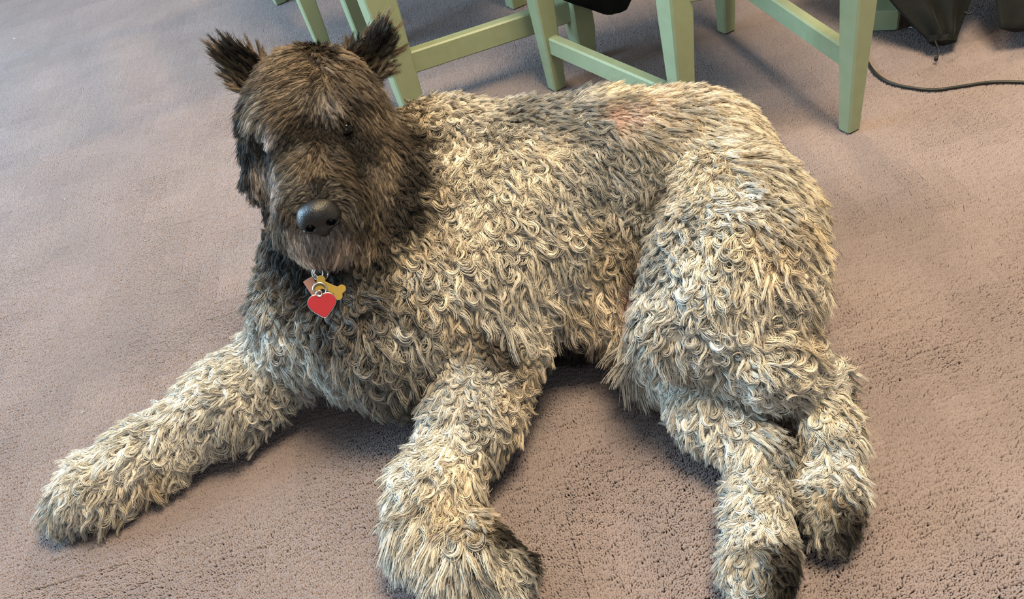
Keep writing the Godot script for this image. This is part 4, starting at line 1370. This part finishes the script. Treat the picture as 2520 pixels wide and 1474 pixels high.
func dog() -> void:
	skeleton()
	coat_guides()
	swirl.seed = 4
	swirl.frequency = 11.0
	patchy.seed = 8
	patchy.frequency = 16.0
	patchy.fractal_octaves = 2
	for k in KINDS:
		locks.append(lock(k, 50 + k))
	var cell := 0.0085
	field_begin(Vector3(-0.70, -0.03, -1.06), Vector3(0.42, 0.49, -0.31), cell)
	for b in bones:
		stamp(b[0], b[1], b[2], b[3], b[4])
	# eye sockets
	stamp(Vector3(-0.116, 0.371, -0.811), 0.014, Vector3(-0.111, 0.352, -0.799), 0.014, 0.012, true)
	stamp(Vector3(-0.164, 0.403, -0.812), 0.012, Vector3(-0.140, 0.395, -0.812), 0.012, 0.012, true)
	stamp(Vector3(-0.219, 0.392, -0.839), 0.011, Vector3(-0.222, 0.378, -0.832), 0.011, 0.010, true)
	stamp(Vector3(-0.188, 0.389, -0.797), 0.010, Vector3(-0.175, 0.394, -0.798), 0.010, 0.010, true)
	var eye_r := Vector3(-0.122, 0.379, -0.826)
	var eye_l := Vector3(-0.201, 0.371, -0.818)
	var net := nets()
	var v: PackedVector3Array = net[0]
	var n: PackedVector3Array = net[1]
	var idx: PackedInt32Array = net[2]
	var flow := PackedVector3Array()
	var tint := PackedColorArray()
	var skin := PackedColorArray()
	var size := PackedFloat32Array()
	var curl := PackedFloat32Array()
	var region := PackedInt32Array()
	for p in v:
		var sum := 0.0
		var f := Vector3.ZERO
		var c := Color(0, 0, 0, 0)
		var l := 0.0
		var cu := 0.0
		var best := 0.0
		var reg := 0
		for g in guides:
			var d: float = p.distance_squared_to(g[0])
			if d > 0.09:
				continue
			var w := 1.0 / (pow(d, 2.6) + 3e-11)
			sum += w
			f += g[1] * w
			c += g[2] * w
			l += g[3] * w
			cu += g[4] * w
			if w > best:
				best = w
				reg = g[5]
		flow.append(f / sum)
		c = c / sum
		c.a = 1.0
		tint.append(c)
		skin.append(Color(c.r * 0.9, c.g * 0.88, c.b * 0.86))
		size.append(l / sum)
		curl.append(cu / sum)
		region.append(reg)
	var o := root("dog", "large shaggy dog with dark face and curly cream coat lying on the carpet", "dog")
	var sm := mat(Color.WHITE, 0.9, 0.2)
	sm.vertex_color_use_as_albedo = true
	put("body", arrays_mesh(v, n, skin, idx), sm, o)
	var hair := mat(Color.WHITE, 0.6, 0.3)
	hair.backlight_enabled = true
	hair.backlight = Color(0.7, 0.7, 0.7)
	hair.vertex_color_use_as_albedo = true
	var r := RandomNumberGenerator.new()
	r.seed = 17
	var out := scatter(v, n, idx, flow, tint, size, curl, region, 6, FUR_DENSITY, r)
	var names := ["head_hair", "torso_coat", "foreleg_coat", "foreleg_coat", "hind_leg_coat", "hind_leg_coat"]
	for g in 6:
		var h := Node3D.new()
		h.name = names[g]
		o.add_child(h, true)
		for k in KINDS:
			if out[g * KINDS + k].b.size():
				fill("hair_lock", locks[k], out[g * KINDS + k].b, hair, h)
	# ears
	var skin_dark := mat(Color(0.16, 0.14, 0.13), 0.8)
	var to_eye := (Vector3(0, 0.8, 0) - v3mean()).normalized()
	ear(o, Vector3(-0.220, 0.409, -0.950), Vector3(-0.240, 0.450, -0.966), to_eye, 0.042, 1.0, 31, hair, skin_dark)
	ear(o, Vector3(-0.097, 0.388, -0.938), Vector3(-0.057, 0.419, -0.945), to_eye, 0.05, -1.0, 32, hair, skin_dark)
	# eyes
	var em := mat(Color(0.015, 0.01, 0.008), 0.12, 0.35)
	em.clearcoat_enabled = true
	em.clearcoat = 0.25
	em.clearcoat_roughness = 0.05
	for p in [eye_r, eye_l]:
		var s := SphereMesh.new()
		s.radius = 0.0082
		s.height = 0.0164
		put("eye", s, em, o).position = p
	nose(o)


func v3mean() -> Vector3:
	return joints["skull"][0]


const FUR_DENSITY := 40000.0


func nose(o: Node3D) -> void:
	var c := Vector3(-0.172, 0.331, -0.737)
	var fwd := (Vector3(-0.09, 0.60, 0.0) - c).normalized()
	var rt := Vector3(0.985, 0.0, 0.05).normalized()
	rt = (rt - fwd * rt.dot(fwd)).normalized()
	var up := rt.cross(fwd)
	if up.y < 0:
		up = -up
	field_begin(c - Vector3.ONE * 0.05, c + Vector3.ONE * 0.05, 0.0015)
	# broad pad, top plane, wings, and the groove and nostrils cut out
	stamp(c + up * 0.007 - rt * 0.0088 - fwd * 0.004, 0.0132, c + up * 0.007 + rt * 0.0088 - fwd * 0.004, 0.0132, 0.006)
	stamp(c + up * 0.012 - fwd * 0.028, 0.012, c + up * 0.009 + fwd * 0.001, 0.012, 0.008)
	for s in [-1.0, 1.0]:
		stamp(c + rt * s * 0.0130 - up * 0.001 - fwd * 0.001, 0.0092, c + rt * s * 0.0160 + up * 0.001 - fwd * 0.014, 0.0095, 0.007)
	stamp(c - up * 0.010 - fwd * 0.001, 0.0075, c - up * 0.015 - fwd * 0.012, 0.007, 0.009)
	for s in [-1.0, 1.0]:
		stamp(c + rt * s * 0.0105 - up * 0.0045 + fwd * 0.0095, 0.0046, c + rt * s * 0.0115 - up * 0.003 + fwd * 0.002, 0.004, 0.002, true)
		stamp(c + rt * s * 0.0135 - up * 0.005 + fwd * 0.0075, 0.0022, c + rt * s * 0.0205 - up * 0.0035 + fwd * 0.002, 0.0014, 0.002, true)
	stamp(c - up * 0.006 + fwd * 0.0105, 0.0010, c - up * 0.020 + fwd * 0.006, 0.0012, 0.0015, true)
	var net := nets()
	var m := mat(Color(0.062, 0.055, 0.055), 0.42, 0.5)
	var pebble := FastNoiseLite.new()
	pebble.noise_type = FastNoiseLite.TYPE_CELLULAR
	pebble.frequency = 0.09
	pebble.seed = 2
	var nt := NoiseTexture2D.new()
	nt.noise = pebble
	nt.width = 256
	nt.height = 256
	nt.seamless = true
	m.heightmap_enabled = true
	m.heightmap_texture = nt
	m.heightmap_scale = 0.05
	m.uv1_triplanar = true
	m.uv1_scale = Vector3(30, 30, 30)
	put("nose", arrays_mesh(net[0], net[1], PackedColorArray(), net[2]), m, o)


# ------------------------------------------------------------------ collar and tags
func heart(w: float, thick: float) -> ArrayMesh:
	var outline := []
	var hole := Vector2(0, 0.27)
	for k in 64:
		var a := TAU * k / 64
		var x := 16.0 * pow(sin(a), 3)
		var y := 13.0 * cos(a) - 5.0 * cos(2 * a) - 2.0 * cos(3 * a) - cos(4 * a)
		outline.append((Vector2(x, y + 2.0) / 32.0).lerp(Vector2(sin(a), cos(a)) * 0.45, 0.46))
	var rings := []
	for s in [[-1.0, 0.95], [-0.6, 1.0], [0.6, 1.0], [1.0, 0.95]]:
		var ring := []
		for p in outline:
			ring.append(Vector3(p.x * w * s[1], p.y * w * s[1], s[0] * thick / 2))
		rings.append(ring)
	# loft fans from the first point, which a heart's dent would spoil: fan from the middle instead
	var m := loft(rings, false, false)
	var st := SurfaceTool.new()
	st.begin(Mesh.PRIMITIVE_TRIANGLES)
	st.set_smooth_group(-1)
	st.append_from(m, 0, Transform3D.IDENTITY)
	var cap := SurfaceTool.new()
	cap.begin(Mesh.PRIMITIVE_TRIANGLES)
	cap.set_smooth_group(-1)
	for e in [0, 3]:
		var c := Vector3(0, 0, rings[e][0].z)
		for k in 64:
			var l := (k + 1) % 64
			var t := [c, rings[e][k], rings[e][l]]
			if e == 3:
				t.reverse()
			for p in t:
				cap.add_vertex(p)
	cap.generate_normals()
	st.append_from(cap.commit(), 0, Transform3D.IDENTITY)
	return st.commit()


func facing(at: Vector3, towards: Vector3, roll: float) -> Transform3D:
	var z := (towards - at).normalized()
	var x := Vector3.UP.cross(z).normalized()
	var b := Basis(x, z.cross(x), z)
	return Transform3D(b.rotated(z, roll), at)


func collar_and_tags() -> void:
	var steel := mat(Color(0.75, 0.74, 0.72), 0.25)
	steel.metallic = 1.0
	var web := mat(Color(0.02, 0.02, 0.022), 0.7)
	var c := root("dog_collar", "black dog collar hidden in the neck fur with silver rings in front", "collar")
	# strap round the neck
	var mid: Vector3 = (joints["neck1"][0] + joints["throat"][0]) / 2 + Vector3(0.01, -0.02, 0.0)
	var lowp := Vector3(-0.207, 0.240, -0.775)
	var ax := (lowp - mid)
	var rr := ax.length()
	ax /= rr
	var side := Vector3(1, 0.25, 0).normalized()
	side = (side - ax * side.dot(ax)).normalized()
	var rings := []
	var nrm := side.cross(ax).normalized()
	for k in 48:
		var a := TAU * k / 48
		var d := ax * cos(a) + side * sin(a)
		var p := mid + ax * cos(a) * rr + side * sin(a) * rr * 1.05
		rings.append([p - nrm * 0.010 - d * 0.001, p - nrm * 0.010 + d * 0.001, p + nrm * 0.010 + d * 0.001, p + nrm * 0.010 - d * 0.001])
	rings.append(rings[0])
	put("strap", loft(rings, false, false), web, c)
	var eye := Vector3(0, 0.8, 0)
	var u := Vector3(-0.187, 0.292, -0.753) - Vector3(-0.200, 0.260, -0.724)
	u = u.normalized()
	var w := (eye - lowp).normalized()
	var x := u.cross(w).normalized()
	var g1 := Vector3(-0.202, 0.259, -0.747)
	var g2 := Vector3(-0.206, 0.255, -0.741)
	var g3 := Vector3(-0.201, 0.256, -0.721)
	put("ring", tube(ring_path(g1, (x + w * 0.8).normalized(), u, 0.0075), 0.0010, 6), steel, c)
	put("ring", tube(ring_path(g1 + x * 0.004, (x - w * 0.5).normalized(), u, 0.0085), 0.0010, 6), steel, c)
	put("ring", tube(ring_path(g2, (x * 0.5 + w).normalized(), u, 0.006), 0.0009, 6), steel, c)
	put("ring", tube(ring_path(g3, x, u, 0.0072, 28), 0.0012, 6), steel, c)
	# red heart
	var hp := Vector3(-0.202, 0.246, -0.706)
	var red := mat(Color(0.56, 0.06, 0.11), 0.4, 0.4)
	red.clearcoat_enabled = true
	red.clearcoat = 0.3
	var ht := root("heart_tag", "red heart shaped metal tag hanging below the dog's chin", "pet tag")
	ht.transform = facing(hp, eye, deg_to_rad(-15.0))
	put("enamel", heart(0.0315, 0.0016), red, ht)
	var rim := put("rim", heart(0.033, 0.0009), steel, ht)
	rim.position.z = -0.0006
	put("loop", tube(ring_path(Vector3(-0.001, 0.0125, 0.001), Vector3.RIGHT, Vector3.UP, 0.0032, 16), 0.0008, 6), steel, ht)
	# yellow bone shaped tag
	var brass := mat(Color(0.56, 0.46, 0.17), 0.55)
	brass.metallic = 0.15
	var bn := root("bone_tag", "small yellow bone shaped tag tucked behind the red heart", "pet tag")
	bn.transform = facing(Vector3(-0.191, 0.252, -0.724), eye, deg_to_rad(-50.0)).scaled_local(Vector3.ONE * 0.86)
	field_begin(Vector3(-0.03, -0.02, -0.012), Vector3(0.03, 0.02, 0.012), 0.0011)
	stamp(Vector3(-0.012, 0, 0), 0.0052, Vector3(0.012, 0, 0), 0.0052, 0.003)
	for sx in [-1.0, 1.0]:
		for sy in [-1.0, 1.0]:
			stamp(Vector3(0.0145 * sx, 0.0052 * sy, 0), 0.0054, Vector3(0.0145 * sx, 0.0052 * sy, 0), 0.0054, 0.002)
	var net := nets()
	var flat := PackedVector3Array()
	for p in net[0]:
		flat.append(Vector3(p.x, p.y, clampf(p.z, -0.001, 0.001)))
	var plate_n := PackedVector3Array()
	for k in flat.size():
		var q: Vector3 = net[1][k]
		plate_n.append(Vector3(0, 0, signf(q.z)) if absf(flat[k].z) > 0.00099 else q)
	put("plate", arrays_mesh(flat, plate_n, PackedColorArray(), net[2]), brass, bn)
	# clear pinkish tag
	var tagm := mat(Color(0.62, 0.45, 0.40), 0.3)
	var pk := root("name_tag", "small pinkish tag behind the silver ring left of the yellow tag", "pet tag")
	pk.transform = facing(Vector3(-0.212, 0.248, -0.739), eye, deg_to_rad(6.0))
	put("plate", bar([[Vector3(0, -0.011, 0), 0.006, 0.0008], [Vector3(0, 0.011, 0), 0.006, 0.0008]], Vector3.RIGHT, 0.0006), tagm, pk)


func small_things() -> void:
	# specks of lint on the pile
	var white := mat(Color(0.8, 0.78, 0.74), 0.9)
	var spots := [Vector3(-1.308, 0.001, -2.815), Vector3(0.856, 0.001, -1.316), Vector3(-0.859, 0.001, -1.623), Vector3(-0.670, 0.001, -0.932), Vector3(-0.638, 0.001, -1.362)]
	var sizes := [0.0035, 0.003, 0.0025, 0.002, 0.0018]
	for k in spots.size():
		var a: float = 0.7 * k
		var d: Vector3 = Vector3(cos(a), 0, sin(a)) * sizes[k]
		var o := put("lint_speck", tube([spots[k] - d, spots[k] + d * 0.2 + Vector3.UP * 0.001, spots[k] + d], sizes[k] * 0.35, 6), white, self)
		tag(o, ["white lint speck on the carpet at the far left", "pale lint speck on the carpet left of the drawstring", "tiny white lint speck on the carpet left of the dog's ear tuft", "tiny lint speck on the carpet beside the outstretched foreleg", "tiny lint speck on the carpet left of the dog's cheek"][k], "lint")
